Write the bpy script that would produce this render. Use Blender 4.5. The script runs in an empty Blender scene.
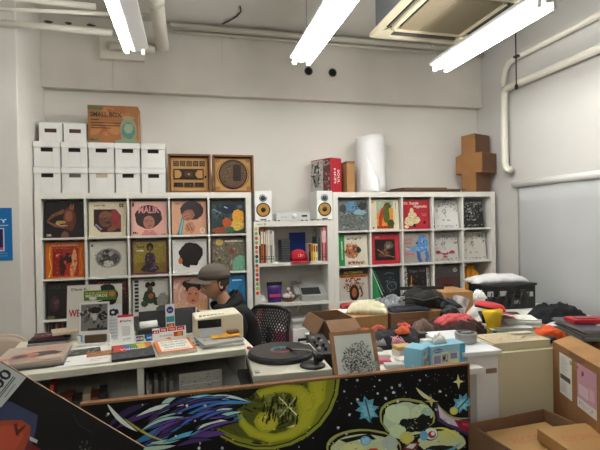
import bpy, bmesh, math, random
from mathutils import Vector, Matrix, noise
R = math.radians
C = bpy.context.scene.collection
sc = bpy.context.scene

# ------------------------------------------------------------------ camera
CAM = Vector((1.2755, -4.2356, 1.5583)); YAW, PIT, ROL, FPX = 0.24031, -0.00766, -0.01838, 450.0
fw = Vector((math.sin(YAW)*math.cos(PIT), math.cos(YAW)*math.cos(PIT), math.sin(PIT)))
rt0 = Vector((math.cos(YAW), -math.sin(YAW), 0)); up0 = rt0.cross(fw)
rt = math.cos(ROL)*rt0 + math.sin(ROL)*up0; up = -math.sin(ROL)*rt0 + math.cos(ROL)*up0
cd = bpy.data.cameras.new('camera'); cam = bpy.data.objects.new('camera', cd); C.objects.link(cam)
cd.sensor_width = 36; cd.lens = 27.0; cd.clip_start = .05
M3 = Matrix((rt, up, -fw)).transposed()
cam.matrix_world = Matrix.Translation(CAM) @ M3.to_4x4()
sc.camera = cam
# ------------------------------------------------------------------ world, exposure
w = bpy.data.worlds.new('world'); sc.world = w; w.use_nodes = True
w.node_tree.nodes['Background'].inputs[0].default_value = (.8, .85, .9, 1)
w.node_tree.nodes['Background'].inputs[1].default_value = .05
sc.view_settings.view_transform = 'Standard'; sc.view_settings.look = 'None'
sc.view_settings.gamma = 1; sc.view_settings.use_curve_mapping = False
sc.view_settings.exposure = 2.05
TUBE = 16.0            # emission of the fluorescent tubes
TUBE_COL = (1.0, .985, .94, 1)

# ------------------------------------------------------------------ colours and materials
def lin(c): return c/12.92 if c <= .04045 else ((c+.055)/1.055)**2.4
def hexc(h):
    h = h.lstrip('#'); return tuple(lin(int(h[i:i+2], 16)/255) for i in (0, 2, 4))
_m = {}
def mat(name, h, rough=.6, metal=0., var=.0, scale=8., bump=0., trans=0., emit=0.):
    if name in _m: return _m[name]
    m = bpy.data.materials.new(name); m.use_nodes = True; nt = m.node_tree
    b = nt.nodes['Principled BSDF']; c = hexc(h)
    b.inputs['Base Color'].default_value = (*c, 1); b.inputs['Roughness'].default_value = rough
    b.inputs['Metallic'].default_value = metal
    if trans: b.inputs['Transmission Weight'].default_value = trans
    if emit:
        b.inputs['Emission Color'].default_value = (*c, 1); b.inputs['Emission Strength'].default_value = emit
    if var or bump:
        tc = nt.nodes.new('ShaderNodeTexCoord'); n = nt.nodes.new('ShaderNodeTexNoise')
        n.inputs['Scale'].default_value = scale; n.inputs['Detail'].default_value = 6
        nt.links.new(tc.outputs['Object'], n.inputs['Vector'])
        if var:
            r = nt.nodes.new('ShaderNodeValToRGB')
            r.color_ramp.elements[0].position = .3; r.color_ramp.elements[1].position = .7
            r.color_ramp.elements[0].color = (*[x*(1-var) for x in c], 1); r.color_ramp.elements[1].color = (*[min(1, x*(1+var*.6)) for x in c], 1)
            nt.links.new(n.outputs['Fac'], r.inputs['Fac']); nt.links.new(r.outputs['Color'], b.inputs['Base Color'])
        if bump:
            bp = nt.nodes.new('ShaderNodeBump'); bp.inputs['Strength'].default_value = bump; bp.inputs['Distance'].default_value = .01
            nt.links.new(n.outputs['Fac'], bp.inputs['Height']); nt.links.new(bp.outputs['Normal'], b.inputs['Normal'])
    _m[name] = m; return m
def print_mat(name, rough, spec=.5):
    m = bpy.data.materials.new(name); m.use_nodes = True; nt = m.node_tree; b = nt.nodes['Principled BSDF']
    a = nt.nodes.new('ShaderNodeAttribute'); a.attribute_name = 'Col'
    nt.links.new(a.outputs['Color'], b.inputs['Base Color']); b.inputs['Roughness'].default_value = rough
    b.inputs['Specular IOR Level'].default_value = spec
    return m
PRINT = print_mat('printed_card', .55, .3); GLOSS = print_mat('glossy_print', .3, .4)
WALL = mat('white_painted_wall', '#dcd9d2', .75, var=.05, scale=1.3, bump=.12)
BEAM = mat('white_painted_concrete', '#d4cfc6', .8, var=.08, scale=2.2, bump=.25)
CEIL = mat('ceiling_paint', '#d8d6d0', .85, var=.06, scale=1.5, bump=.2)
FLOOR = mat('floor_vinyl', '#6e6a64', .5, var=.15, scale=5)
SHELF = mat('white_laminate', '#e2e0d8', .45)
SHELFB = mat('white_back_panel', '#c9c6bd', .6)
PIPE = mat('painted_pipe', '#ddd9cd', .5, var=.04, scale=6)
CARD = mat('brown_cardboard', '#a97f50', .85, var=.12, scale=14, bump=.1)
CARDD = mat('dark_cardboard', '#7d5d43', .85, var=.12, scale=14, bump=.1)
CARDW = mat('white_cardboard', '#e4e3df', .6, var=.03, scale=5)
BLACK = mat('black_plastic', '#151517', .4)
DARK = mat('dark_grey_plastic', '#2c2d30', .45)
GREY = mat('grey_plastic', '#a9a9a5', .5)
WHITE = mat('white_plastic', '#e8e8e4', .35)
SILVER = mat('brushed_silver', '#cfcfcc', .4, .15)
METAL = mat('steel', '#b5b5b3', .3, .9)
WOOD = mat('light_wood_frame', '#a5784f', .5, var=.2, scale=20)
CREAM = mat('cream_plastic', '#e6dfc8', .45)
PAPER = mat('white_paper', '#e9e8e4', .8)
HOLE = mat('dark_hole', '#0b0a0a', .9)

# ------------------------------------------------------------------ mesh builder
class MB:
    def __init__(s): s.bm = bmesh.new(); s.T = Matrix.Identity(4)
    def _t(s, vs, m=None):
        for v in vs: v.co = s.T @ ((m @ v.co) if m is not None else v.co)
    def box(s, x0, x1, y0, y1, z0, z1, m=None):
        c = [s.bm.verts.new((x, y, z)) for x in (x0, x1) for y in (y0, y1) for z in (z0, z1)]
        for f in ((0, 1, 3, 2), (4, 6, 7, 5), (0, 4, 5, 1), (2, 3, 7, 6), (0, 2, 6, 4), (1, 5, 7, 3)):
            s.bm.faces.new([c[i] for i in f])
        s._t(c, m); return s
    def prism(s, pts, y0, y1, m=None):       # outline in x,z ; extruded along y
        a = [s.bm.verts.new((x, y0, z)) for x, z in pts]; b = [s.bm.verts.new((x, y1, z)) for x, z in pts]; n = len(pts)
        s.bm.faces.new(a); s.bm.faces.new(b[::-1])
        for i in range(n): s.bm.faces.new((a[i], b[i], b[(i+1) % n], a[(i+1) % n]))
        s._t(a+b, m); return s
    def slab(s, pts, z0, z1, m=None):        # outline in x,y ; extruded along z
        a = [s.bm.verts.new((x, y, z0)) for x, y in pts]; b = [s.bm.verts.new((x, y, z1)) for x, y in pts]; n = len(pts)
        s.bm.faces.new(a[::-1]); s.bm.faces.new(b)
        for i in range(n): s.bm.faces.new((a[i], a[(i+1) % n], b[(i+1) % n], b[i]))
        s._t(a+b, m); return s
    def lathe(s, prof, seg=24, m=None):      # profile of (radius, z) about z
        rings = []; allv = []
        for r, z in prof:
            if r < 1e-6: v = [s.bm.verts.new((0, 0, z))]
            else: v = [s.bm.verts.new((r*math.cos(2*math.pi*i/seg), r*math.sin(2*math.pi*i/seg), z)) for i in range(seg)]
            rings.append(v); allv += v
        for a, b in zip(rings, rings[1:]):
            for i in range(seg):
                j = (i+1) % seg
                q = [a[0] if len(a) == 1 else a[i], a[0] if len(a) == 1 else a[j], b[0] if len(b) == 1 else b[j], b[0] if len(b) == 1 else b[i]]
                u = []
                for v in q:
                    if v not in u: u.append(v)
                if len(u) > 2: s.bm.faces.new(u)
        s._t(allv, m); return s
    def cyl(s, r, h, seg=24, m=None, r2=None):
        return s.lathe([(0, 0), (r, 0), (r if r2 is None else r2, h), (0, h)], seg, m)
    def tube(s, pts, r, seg=10, closed=False):
        P = [Vector(p) for p in pts]; rings = []; n = len(P)
        pn = None
        for i, p in enumerate(P):
            d = (P[(i+1) % n]-P[i-1]) if closed else (P[min(i+1, n-1)]-P[max(i-1, 0)])
            d.normalize()
            if pn is None:
                a = Vector((0, 0, 1)) if abs(d.z) < .9 else Vector((1, 0, 0)); pn = d.cross(a).normalized()
            else: pn = (pn - d*pn.dot(d)).normalized()
            b = d.cross(pn); rr = r[i] if isinstance(r, (list, tuple)) else r
            rings.append([s.bm.verts.new(p+rr*(math.cos(2*math.pi*k/seg)*pn+math.sin(2*math.pi*k/seg)*b)) for k in range(seg)])
        for i in range(n if closed else n-1):
            a, b = rings[i], rings[(i+1) % n]
            for k in range(seg): s.bm.faces.new((a[k], a[(k+1) % seg], b[(k+1) % seg], b[k]))
        if not closed:
            s.bm.faces.new(rings[0][::-1]); s.bm.faces.new(rings[-1])
        s._t([v for q in rings for v in q]); return s
    def grid(s, f, nu, nv):
        g = [[s.bm.verts.new(f(i/nu, j/nv)) for j in range(nv+1)] for i in range(nu+1)]
        for i in range(nu):
            for j in range(nv): s.bm.faces.new((g[i][j], g[i+1][j], g[i+1][j+1], g[i][j+1]))
        s._t([v for q in g for v in q]); return s
    def build(s, name, m, parent=None, bev=0., smooth=False, loc=None, rot=None, sub=0, solid=0.):
        bmesh.ops.recalc_face_normals(s.bm, faces=s.bm.faces)
        me = bpy.data.meshes.new(name); s.bm.to_mesh(me); s.bm.free()
        me.materials.append(m); o = bpy.data.objects.new(name, me); C.objects.link(o)
        if parent is not None: o.parent = parent
        if loc: o.location = loc
        if rot: o.rotation_euler = rot
        if smooth:
            for p in me.polygons: p.use_smooth = True
        if solid:
            k = o.modifiers.new('solid', 'SOLIDIFY'); k.thickness = solid; k.offset = 0
        if bev:
            k = o.modifiers.new('bevel', 'BEVEL'); k.width = bev; k.segments = 2; k.limit_method = 'ANGLE'
        if sub:
            k = o.modifiers.new('sub', 'SUBSURF'); k.levels = sub; k.render_levels = sub
        return o
def tag(o, label=None, cat=None, group=None, kind=None):
    for k, v in (('label', label), ('category', cat), ('group', group), ('kind', kind)):
        if v: o[k] = v
    return o
def thing(name, label, cat, loc=(0, 0, 0), rot=(0, 0, 0), group=None):
    o = bpy.data.objects.new(name, None); C.objects.link(o); o.location = loc; o.rotation_euler = rot; o.empty_display_size = .05
    return tag(o, label, cat, group)
def struct(name, mb, m, **k): return tag(mb.build(name, m, **k), kind='structure')
def copy_tree(o, parent=None):
    c = o.copy(); C.objects.link(c); c.parent = parent
    for ch in list(o.children): copy_tree(ch, c)
    return c
RX = lambda a: Matrix.Rotation(a, 4, 'X')
RY = lambda a: Matrix.Rotation(a, 4, 'Y')
RZ = lambda a: Matrix.Rotation(a, 4, 'Z')
TR = lambda x, y, z: Matrix.Translation((x, y, z))

# ------------------------------------------------------------------ printed faces (art drawn as thin ink shapes on a card)
_fc = {}
def text_tris(t):
    if t in _fc: return _fc[t]
    cu = bpy.data.curves.new('t', 'FONT'); cu.body = t; cu.size = 1; cu.resolution_u = 2; cu.offset = .022
    o = bpy.data.objects.new('t', cu); C.objects.link(o)
    dg = bpy.context.evaluated_depsgraph_get(); dg.update()
    me = bpy.data.meshes.new_from_object(o.evaluated_get(dg))
    vs = [(v.co.x, v.co.y) for v in me.vertices]; fs = [tuple(p.vertices) for p in me.polygons]
    bpy.data.objects.remove(o); bpy.data.curves.remove(cu); bpy.data.meshes.remove(me)
    w = max([v[0] for v in vs] or [1])
    _fc[t] = (vs, fs, w); return _fc[t]
def clip(poly, x0, x1, y0, y1):
    for ax, val, sg in ((0, x0, 1), (0, x1, -1), (1, y0, 1), (1, y1, -1)):
        out = []; n = len(poly)
        for i in range(n):
            a, b = poly[i], poly[(i+1) % n]; ia = sg*(a[ax]-val) >= 0; ib = sg*(b[ax]-val) >= 0
            if ia: out.append(a)
            if ia != ib:
                t = (val-a[ax])/(b[ax]-a[ax]); out.append((a[0]+t*(b[0]-a[0]), a[1]+t*(b[1]-a[1])))
        poly = out
        if len(poly) < 3: return []
    return poly
def ell(cx, cy, rx, ry, rot=0, n=20, w=0, seed=0):
    rd = random.Random(seed); c, s = math.cos(R(rot)), math.sin(R(rot)); o = []
    for i in range(n):
        a = 2*math.pi*i/n; k = 1+(rd.uniform(-w, w) if w else 0)
        x, y = rx*k*math.cos(a), ry*k*math.sin(a); o.append((cx+x*c-y*s, cy+x*s+y*c))
    return o
def line(pts, wd):
    o = []; n = len(pts); L = []; Rr = []
    for i, p in enumerate(pts):
        a, b = pts[max(0, i-1)], pts[min(n-1, i+1)]; dx, dy = b[0]-a[0], b[1]-a[1]; l = math.hypot(dx, dy) or 1
        ww = wd[i] if isinstance(wd, (list, tuple)) else wd
        L.append((p[0]-dy/l*ww/2, p[1]+dx/l*ww/2)); Rr.append((p[0]+dy/l*ww/2, p[1]-dx/l*ww/2))
    return [[L[i], L[i+1], Rr[i+1], Rr[i]] for i in range(n-1)]
def shapes(arts, asp=1.):
    """expands short art notes to (polygon, colour) in 0..1 face units (x right, y up)"""
    out = []
    for a in arts:
        k = a[0]
        if k == 'e': _, cx, cy, rx, ry, col = a[:6]; out.append((ell(cx, cy, rx, ry, *(a[6:7])), col))
        elif k == 'w': _, cx, cy, rx, ry, col, ww, sd = a; out.append((ell(cx, cy, rx, ry, 0, 28, ww, sd), col))
        elif k == 'r': _, x0, y0, x1, y1, col = a; out.append(([(x0, y0), (x1, y0), (x1, y1), (x0, y1)], col))
        elif k == 'p': out.append((list(a[1]), a[2]))
        elif k == 'q': out.append((list(a[1]), a[2], 1))
        elif k == 'l':
            for q in line(a[1], a[2]): out.append((q, a[3]))
        elif k == 'n':      # many small marks inside a box
            _, x0, y0, x1, y1, n, cols, s0, s1, sd = a; rd = random.Random(sd)
            for i in range(n):
                s = rd.uniform(s0, s1); x, y = rd.uniform(x0+s, x1-s), rd.uniform(y0+s, y1-s)
                out.append((ell(x, y, s, s*rd.uniform(.3, .9), rd.uniform(0, 180), 7, .35, rd.random()), rd.choice(cols)))
        elif k == 'ne':     # marks inside an ellipse
            _, cx, cy, rx, ry, n, cols, s0, s1, sd = a; rd = random.Random(sd)
            for i in range(n):
                t = rd.uniform(0, 6.283); q = math.sqrt(rd.random()); s = rd.uniform(s0, s1)
                out.append((ell(cx+rx*q*math.cos(t), cy+ry*q*math.sin(t), s, s*rd.uniform(.3, .9), rd.uniform(0, 180), 7, .35, rd.random()), rd.choice(cols)))
        elif k == 't':      # text: string, x, y, width, height, colour, rotation
            _, tx, x, y, wd, ht, col = a[:7]; rot = R(a[7]) if len(a) > 7 else 0
            vs, fs, w0 = text_tris(tx); c, s = math.cos(rot), math.sin(rot)
            for f in fs:
                out.append(([(x+(vs[i][0]/w0*wd)*c-(vs[i][1]/.72*ht)*s, y+(vs[i][0]/w0*wd)*s+(vs[i][1]/.72*ht)*c) for i in f], col, 1))
        elif k == 'ring':
            _, cx, cy, rx, ry, wd, col = a; n = 24
            for i in range(n):
                t0, t1 = 6.2832*i/n, 6.2832*(i+1)/n
                out.append(([(cx+rx*math.cos(t0), cy+ry*math.sin(t0)), (cx+rx*math.cos(t1), cy+ry*math.sin(t1)), (cx+(rx-wd)*math.cos(t1), cy+(ry-wd)*math.sin(t1)), (cx+(rx-wd)*math.cos(t0), cy+(ry-wd)*math.sin(t0))], col, 1))
    return out
def label_seed(a): return str(len(a))+str(a[:1])
def card(name, w, h, t, base, arts=(), side=None, m=None, parent=None, loc=(0, 0, 0), rot=(0, 0, 0), grain=0, gs=1., step=.00012):
    """a card or sleeve standing on its bottom edge, printed face towards -Y. Ink is in the same mesh."""
    bm = bmesh.new(); cl = bm.loops.layers.float_color.new('Col')
    def face(vs, col):
        try: f = bm.faces.new([bm.verts.new(v) for v in vs])
        except ValueError: return
        c = (*hexc(col), 1)
        for l in f.loops: l[cl] = c
    side = side or base; a, b = -w/2, w/2
    face([(a, -t/2, 0), (b, -t/2, 0), (b, -t/2, h), (a, -t/2, h)], base)
    face([(b, t/2, 0), (a, t/2, 0), (a, t/2, h), (b, t/2, h)], side)
    for q in ([(a, t/2, 0), (a, -t/2, 0), (a, -t/2, h), (a, t/2, h)], [(b, -t/2, 0), (b, t/2, 0), (b, t/2, h), (b, -t/2, h)],
              [(a, -t/2, h), (b, -t/2, h), (b, t/2, h), (a, t/2, h)], [(a, t/2, 0), (b, t/2, 0), (b, -t/2, 0), (a, -t/2, 0)]): face(q, side)
    k = 0; last = None; SH = shapes(arts)
    if grain:       # fine printed detail: small marks in tones close to what they lie on
        rg_ = random.Random(name+label_seed(arts)); asp = w/h; base_n = len(SH)
        def inside(p, q):
            c_ = False; n_ = len(q)
            for i in range(n_):
                (x1, y1), (x2, y2) = q[i], q[i-1]
                if (y1 > p[1]) != (y2 > p[1]) and p[0] < (x2-x1)*(p[1]-y1)/(y2-y1)+x1: c_ = not c_
            return c_
        bb = [(min(q[0] for q in sp[0]), max(q[0] for q in sp[0]), min(q[1] for q in sp[0]), max(q[1] for q in sp[0])) for sp in SH]
        ex = []
        for _ in range(grain):
            x, y = rg_.random(), rg_.random(); col = base; thin = False
            for i in range(base_n-1, -1, -1):
                b_ = bb[i]
                if b_[0] <= x <= b_[1] and b_[2] <= y <= b_[3] and inside((x, y), SH[i][0]):
                    col = SH[i][1]; thin = len(SH[i]) > 2; break
            if thin: continue
            f_ = rg_.choice([.62, .75, .86, 1.12, 1.25, 1.4]); flat_ = col == base
            if flat_ and rg_.random() < .7: continue
            if flat_: f_ = 1+(f_-1)*.3
            v_ = [int(col.lstrip('#')[j:j+2], 16) for j in (0, 2, 4)]; nc = '#%02x%02x%02x' % tuple(max(0, min(255, int(c*f_+rg_.uniform(-6, 6)))) for c in v_)
            s_ = rg_.uniform(.006, .026)*gs
            ex.append((ell(x, y, s_, s_*asp*rg_.uniform(.25, .7), rg_.uniform(0, 180), 6, .3, rg_.random()), nc, 1))
        SH = SH+ex; rg_.shuffle(ex)
    for sp in SH:
        pl = clip(sp[0], 0, 1, 0, 1)
        if len(pl) < 3: continue
        if not (len(sp) > 2 and last == sp[1]): k += 1
        last = sp[1] if len(sp) > 2 else None
        y = -t/2-.0003-k*step
        ar = sum(pl[i][0]*pl[(i+1) % len(pl)][1]-pl[(i+1) % len(pl)][0]*pl[i][1] for i in range(len(pl)))
        if ar < 0: pl = pl[::-1]
        face([(a+x*w, y, z*h) for x, z in pl], sp[1])
    me = bpy.data.meshes.new(name); bm.to_mesh(me); bm.free(); me.materials.append(m or GLOSS)
    o = bpy.data.objects.new(name, me); C.objects.link(o); o.location = loc; o.rotation_euler = rot
    if parent is not None: o.parent = parent
    return o

# ================================================================== STRUCTURE
H = 3.5; XL, XR, YB, YF = -1.6, 4.57, .40, -7.5
struct('floor', MB().box(XL-.1, XR+.1, YF-.1, YB+.1, -.1, 0), FLOOR)
struct('ceiling', MB().box(XL-.1, XR+.1, YF-.1, YB+.1, H, H+.1), CEIL)
struct('wall_back', MB().box(XL-.1, XR+.1, YB, YB+.1, 0, H), WALL)
struct('wall_right', MB().box(XR, XR+.1, YF, YB, 0, H), mat('dimmed_white_wall', '#c4c3bf', .75, var=.04, scale=1.3, bump=.1))  # right wall greyed so its colour carries the dimmer light there
struct('wall_left', MB().box(XL-.1, XL, YF, YB, 0, H), WALL)
struct('wall_front', MB().box(XL, XR, YF-.1, YF, 0, H), WALL)
struct('trim_1', MB().box(XL+.001, -.012, -.29, YB, 0, H-.001), WALL, bev=.008)          # pillar in the left corner
struct('trim_2', MB().box(-.011, XR-.001, .30, YB-.001, 2.825, H-.001), BEAM, bev=.004)         # beam along the back wall
struct('trim_3', MB().box(.60, .603, .296, .2995, 2.83, 3.12), mat('joint', '#a8a49a', .8))      # board joints on the beam
struct('trim_4', MB().box(1.62, 1.623, .297, .2995, 3.15, 3.4), mat('joint', '#a8a49a', .8))
# the ceiling has been cut open here and there along the beam
for i, (x, z) in enumerate(((.06, 3.42), (.23, 3.42), (.42, 3.42), (1.43, 3.42), (1.73, 3.41))):
    rd = random.Random(i)
    tag(MB().prism([(x+.04*math.cos(a*.9)*rd.uniform(.5, 1.2), z+.016*math.sin(a*.9)*rd.uniform(.5, 1.2)) for a in range(7)], .294, .2995).build('wall_chip', mat('chipped_concrete', '#4b4740', .9)),
        ['dark chipped hole in the beam nearest the left corner', 'second dark chip in the beam from the left corner', 'dark chip in the beam just left of the first tube light', 'dark chip under the ceiling conduit left of the middle tube light', 'second dark chip under the conduit, closest to the middle tube light'][i], 'hole', 'chips in the concrete beam')

# ================================================================== LAMPS
TUBEM = bpy.data.materials.new('fluorescent_tube'); TUBEM.use_nodes = True
_b = TUBEM.node_tree.nodes['Principled BSDF']; _b.inputs['Emission Color'].default_value = TUBE_COL; _b.inputs['Emission Strength'].default_value = TUBE
ENAMEL = mat('lamp_enamel', '#e4e6e6', .4)
def lamp(x, y0, y1, z, label, tubes=(-1, 1), splay=0.):
    t = thing('fluorescent_light', label, 'ceiling light', (x, (y0+y1)/2, z), group='fluorescent tube lights')
    L = (y1-y0)/2
    MB().prism([(-.04, .06), (.04, .06), (.092, .012), (.090, -.002), (.004, -.040), (-.004, -.040), (-.090, -.002), (-.092, .012)], -L, L).build('lamp_housing', ENAMEL, t, bev=.003)
    for s in tubes:
        MB().cyl(.016, 2*L-.07, 14, TR(s*.060, -L+.035, -.044) @ RX(-math.pi/2)).build('tube', TUBEM, t, smooth=True)
    for s in (-1, 1):
        for e in (-1, 1):
            MB().box(s*.055-.013, s*.055+.013, e*(L-.02)-.012, e*(L-.02)+.012, -.062, -.008).cyl(.009, .03, 10, TR(s*.055, e*(L-.02)-.015, -.052) @ RX(-math.pi/2)).build('lamp_socket', WHITE, t, bev=.002)
    for e in ((-.58, .58) if splay else (-.4, .4)):
        MB().tube([(0, e, .05), (0, e+(splay if e > 0 else -splay), H-z-.001)], .004, 6).build('hanging_rod', METAL, t)
    return t
lamp(.912, -1.93, -.71, 2.87, 'leftmost ceiling tube light, with only one tube lit beside its white housing', (-1,))
lamp(2.167, -1.93, -.72, 2.87, 'ceiling tube light over the two round wall holes, middle of the three')
lamp(3.37, -1.99, -.78, 2.87, 'rightmost ceiling tube light, in front of the air conditioner', splay=.5)
lamp(.9, -5.5, -4.3, 2.87, 'unseen tube light added over the front of the shop to light the foreground', (-1, 1))  # lamp added out of view to brighten the foreground
lamp(.9, -7.1, -5.9, 2.87, 'second unseen tube light, added at the far front end of the shop')  # second added lamp, also out of view, for fill from the front

# ================================================================== CEILING EQUIPMENT AND PIPES
# air conditioner cassette
ac = thing('air_conditioner', 'beige ceiling cassette air conditioner with meshed intake grille', 'air conditioner', (3.24, -1.14, 3.10))
W2 = .46
MB().box(-.42, .42, -.42, .42, .035, H-3.10-.001).build('casing', mat('ac_casing', '#6f7376', .5, .3), ac, bev=.004)
ACB = mat('ac_panel_beige', '#d8cfb4', .45)
p = MB()
for s in (-1, 1):      # four frame bars, with slots between the bars and the grille
    p.box(-W2, W2, s*W2-.05 if s > 0 else -W2, s*W2 if s > 0 else -W2+.05, 0, .035)
    p.box(s*W2-.05 if s > 0 else -W2, s*W2 if s > 0 else -W2+.05, -W2+.05, W2-.05, 0, .035)
    p.box(-.31, .31, s*.31-.035, s*.31, .002, .035); p.box(s*.31-.035, s*.31, -.275, .275, .002, .035)
for sx in (-1, 1):
    for sy in (-1, 1): p.box(*sorted((sx*.31, sx*.41)), *sorted((sy*.31, sy*.41)), .001, .035)
p.build('panel', ACB, ac, bev=.002)
MB().box(-.41, .41, -.41, .41, .034, .0345).build('slot_backing', HOLE, ac)
for sx, sy in ((1, 0), (-1, 0), (0, 1), (0, -1)):
    q = MB()
    if sx: q.box(-.012, .012, -.30, .30, -.001, .002, TR(sx*.375, 0, .012) @ RY(sx*.5)); q.box(-.003, .003, -.3, .3, 0, .002, TR(sx*.335, 0, .01))
    else: q.box(-.30, .30, -.012, .012, -.001, .002, TR(0, sy*.375, .012) @ RX(-sy*.5)); q.box(-.3, .3, -.003, .003, 0, .002, TR(0, sy*.335, .01))
    q.build('louver', mat('louver_grey', '#55524a', .5), ac)
g = MB().box(-.274, .274, -.274, .274, .02, .022)
for i in range(33):
    v = -.27+i*.0169
    g.box(v-.002, v+.002, -.274, .274, .008, .014); g.box(-.274, .274, v-.002, v+.002, .010, .016)
g.build('intake_grille', mat('grille_tan', '#a2967c', .6), ac)
# pipes running below the ceiling
def pipe(name, label, pts, r, m=PIPE, cat='pipe', group=None, seg=14): return tag(MB().tube(pts, r, seg).build(name, m, smooth=True), label, cat, group)
pipe('conduit', 'square cream conduit along the top of the beam towards the right wall', [(1.13, .22, 3.45), (XR-.01, .22, 3.45)], .032, seg=4)
t = pipe('conduit', 'thin lower conduit with a square ledge beneath the cream conduit', [(1.15, .255, 3.405), (XR-.01, .255, 3.405)], .018, seg=4)
pipe('pipe', 'white pipe crossing the upper left corner, lowest of the three there', [(-1.59, -.345, 3.14), (.66, -.345, 3.107), (.70, -.345, 3.106)], .027)
pipe('pipe', 'thin white pipe in the upper left corner, middle one of three', [(-1.59, -.345, 3.205), (-.10, -.345, 3.225), (1.00, -.345, 3.272)], .016)
pipe('pipe', 'short white pipe at the top of the upper left corner, above the thin one', [(-1.2, -.345, 3.34), (.58, -.345, 3.308)], .024)
fp = thing('drain_pipe', 'fat white pipe end coming towards the room, right of the leftmost lamp', 'pipe', (1.06, .15, 3.24))
MB().tube([(0, -1.6, .02), (0, 0, 0), (0, .04, -.012), (0, .055, -.04)], .058, 18).build('pipe_run', PIPE, fp, smooth=True)
MB().tube([(0, -.9, .018), (0, -.8, .016)], .066, 18).build('coupling', PIPE, fp, smooth=True)
jb = thing('junction_box', 'cream box with a round pipe stub on the beam, behind the leftmost lamp', 'box', (.62, .299, 3.10))
MB().box(-.12, .27, -.06, 0, 0, .20).build('box_body', PIPE, jb, bev=.004)
MB().tube([(-.03, -.11, .10), (.37, -.11, .10)], .04, 16).build('pipe_stub', PIPE, jb, smooth=True)
for i, (x, n) in enumerate(((2.508, 'left'), (2.77, 'right'))):
    t = thing('vent_hole', f'{n} one of two round dark holes in the beam', 'hole', (x, .2995, 3.122), (math.pi/2, 0, 0), 'round holes in the beam')
    MB().lathe([(.045, 0), (.045, .006), (.037, .006), (.037, .0)], 24).build('hole_rim', mat('rim_grey', '#5d5a58', .6), t)
    MB().cyl(.0375, .002, 24).build('hole_shade', HOLE, t)  # black disc stands in for the shade inside the hole
pipe('cable', 'dark cable curling along the ceiling left of the middle lamp', [(1.75, -.2, H-.01), (1.77, -.1, H-.01), (1.74, 0, H-.012), (1.68, .1, H-.015), (1.62, .17, 3.48)], .007, BLACK, 'cable', seg=6)
# right wall pipes
pipe('wall_pipe', 'white pipe running along the right wall and down to a stub beside the cardboard cross', [(4.50, -4, 2.905), (4.50, -.24, 2.905), (4.50, -.2, 2.89), (4.50, -.17, 2.86), (4.50, -.16, 2.82), (4.50, -.16, 2.14), (4.50, -.175, 2.08), (4.50, -.2, 2.06), (4.50, -.25, 2.055)], .036)
pipe('wall_pipe', 'upper white pipe on the right wall, curving down to join the lower pipe', [(4.50, -4, 3.17), (4.50, -.35, 3.17), (4.50, -.24, 3.15), (4.50, -.19, 3.10), (4.50, -.16, 3.0), (4.50, -.16, 2.93)], .028)
t = thing('hanging_hook', 'thin dark rod with a clip hanging from the upper pipe on the right wall', 'hook', (4.455, -.40, 2.86))
MB().tube([(0, 0, 0), (0, 0, .60)], .006, 6).build('hook_rod', BLACK, t); MB().box(-.012, .012, -.012, .012, -.03, .02).build('hook_clip', DARK, t, bev=.003)
MB().box(-.012, .03, -.03, .03, .29, .31).build('clamp', DARK, t, bev=.003)
# roller blind
rb = thing('roller_blind', 'white roller blind hanging down the right wall', 'blind', (4.53, -.25, 0))
MB().tube([(-.0, 0, 1.9), (-.0, -3.6, 1.9)], .034, 16).build('roller', mat('blind_cassette', '#f0f0ee', .4), rb, smooth=True)
MB().tube([(0, .001, 1.9), (0, .018, 1.9)], .02, 12).build('end_cap', GREY, rb)
MB().grid(lambda u, v: (.012+.004*math.sin(u*31)*(1-v*.5), -.04-u*3.5, 1.9-v*1.55), 80, 8).build('blind_cloth', mat('blind_cloth', '#b3b6b6', .8, var=.03, scale=3), rb, smooth=True, solid=.002)
MB().box(.0, .022, -3.54, -.04, .33, .35).build('bottom_rail', WHITE, rb)
# poster on the pillar
po = card('poster', .42, .41, .002, '#1673b8', [('r', .1, .18, .87, .62, '#dfe7ef'), ('r', .1, .20, .85, .60, '#20215c'), ('e', .3, .4, .4, .14, '#1e7a52'), ('r', .1, .20, .85, .25, '#d84f8b'),
    ('t', 'PARTY', .42, .72, .5, .07, '#f2f4f6'), ('r', .3, .66, .94, .675, '#d8e6f2'), ('l', [(.1, .13), (.92, .14)], .008, '#7fc0e8'), ('l', [(.1, .08), (.92, .09)], .008, '#7fc0e8')], m=PRINT, loc=(-.28, -.293, 1.297))
tag(po, 'blue party poster taped to the pillar at the left edge', 'poster')

# ================================================================== SHELVES
F_, P_ = .052, .351; WU = 2*F_+5*.335+4*.016; TOP = WU
def shelf_unit(x0, label):
    t = thing('shelf_unit', label, 'shelf', (x0, 0, 0), group='square-celled record shelves')
    D = .38
    MB().box(0, F_, 0, D, 0, WU).build('side_panel', SHELF, t, bev=.002); MB().box(WU-F_, WU, 0, D, 0, WU).build('side_panel', SHELF, t, bev=.002)
    MB().box(F_, WU-F_, 0, D, WU-F_, WU).build('top_panel', SHELF, t, bev=.002); MB().box(F_, WU-F_, 0, D, 0, F_).build('bottom_panel', SHELF, t, bev=.002)
    for k in range(1, 5):
        z = WU-F_-.335-.008-(k-1)*P_
        MB().box(F_, WU-F_, .001, D, z-.008, z+.008).build('shelf_board', SHELF, t)
        x = F_+.335+.008+(k-1)*P_
        for r in range(5):
            zt = WU-F_-r*P_
            MB().box(x-.008, x+.008, .0015, D, zt-.335, zt).build('divider', SHELF, t)
    return t
shelf_unit(0, 'large white square-celled shelf filled with record sleeves, at the left')
XU = 2.652
shelf_unit(XU, 'large white square-celled shelf filled with record sleeves, at the right')
def cell(x0, c, r): return x0+F_+c*P_+.1675, WU-F_-.335-r*P_
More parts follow.
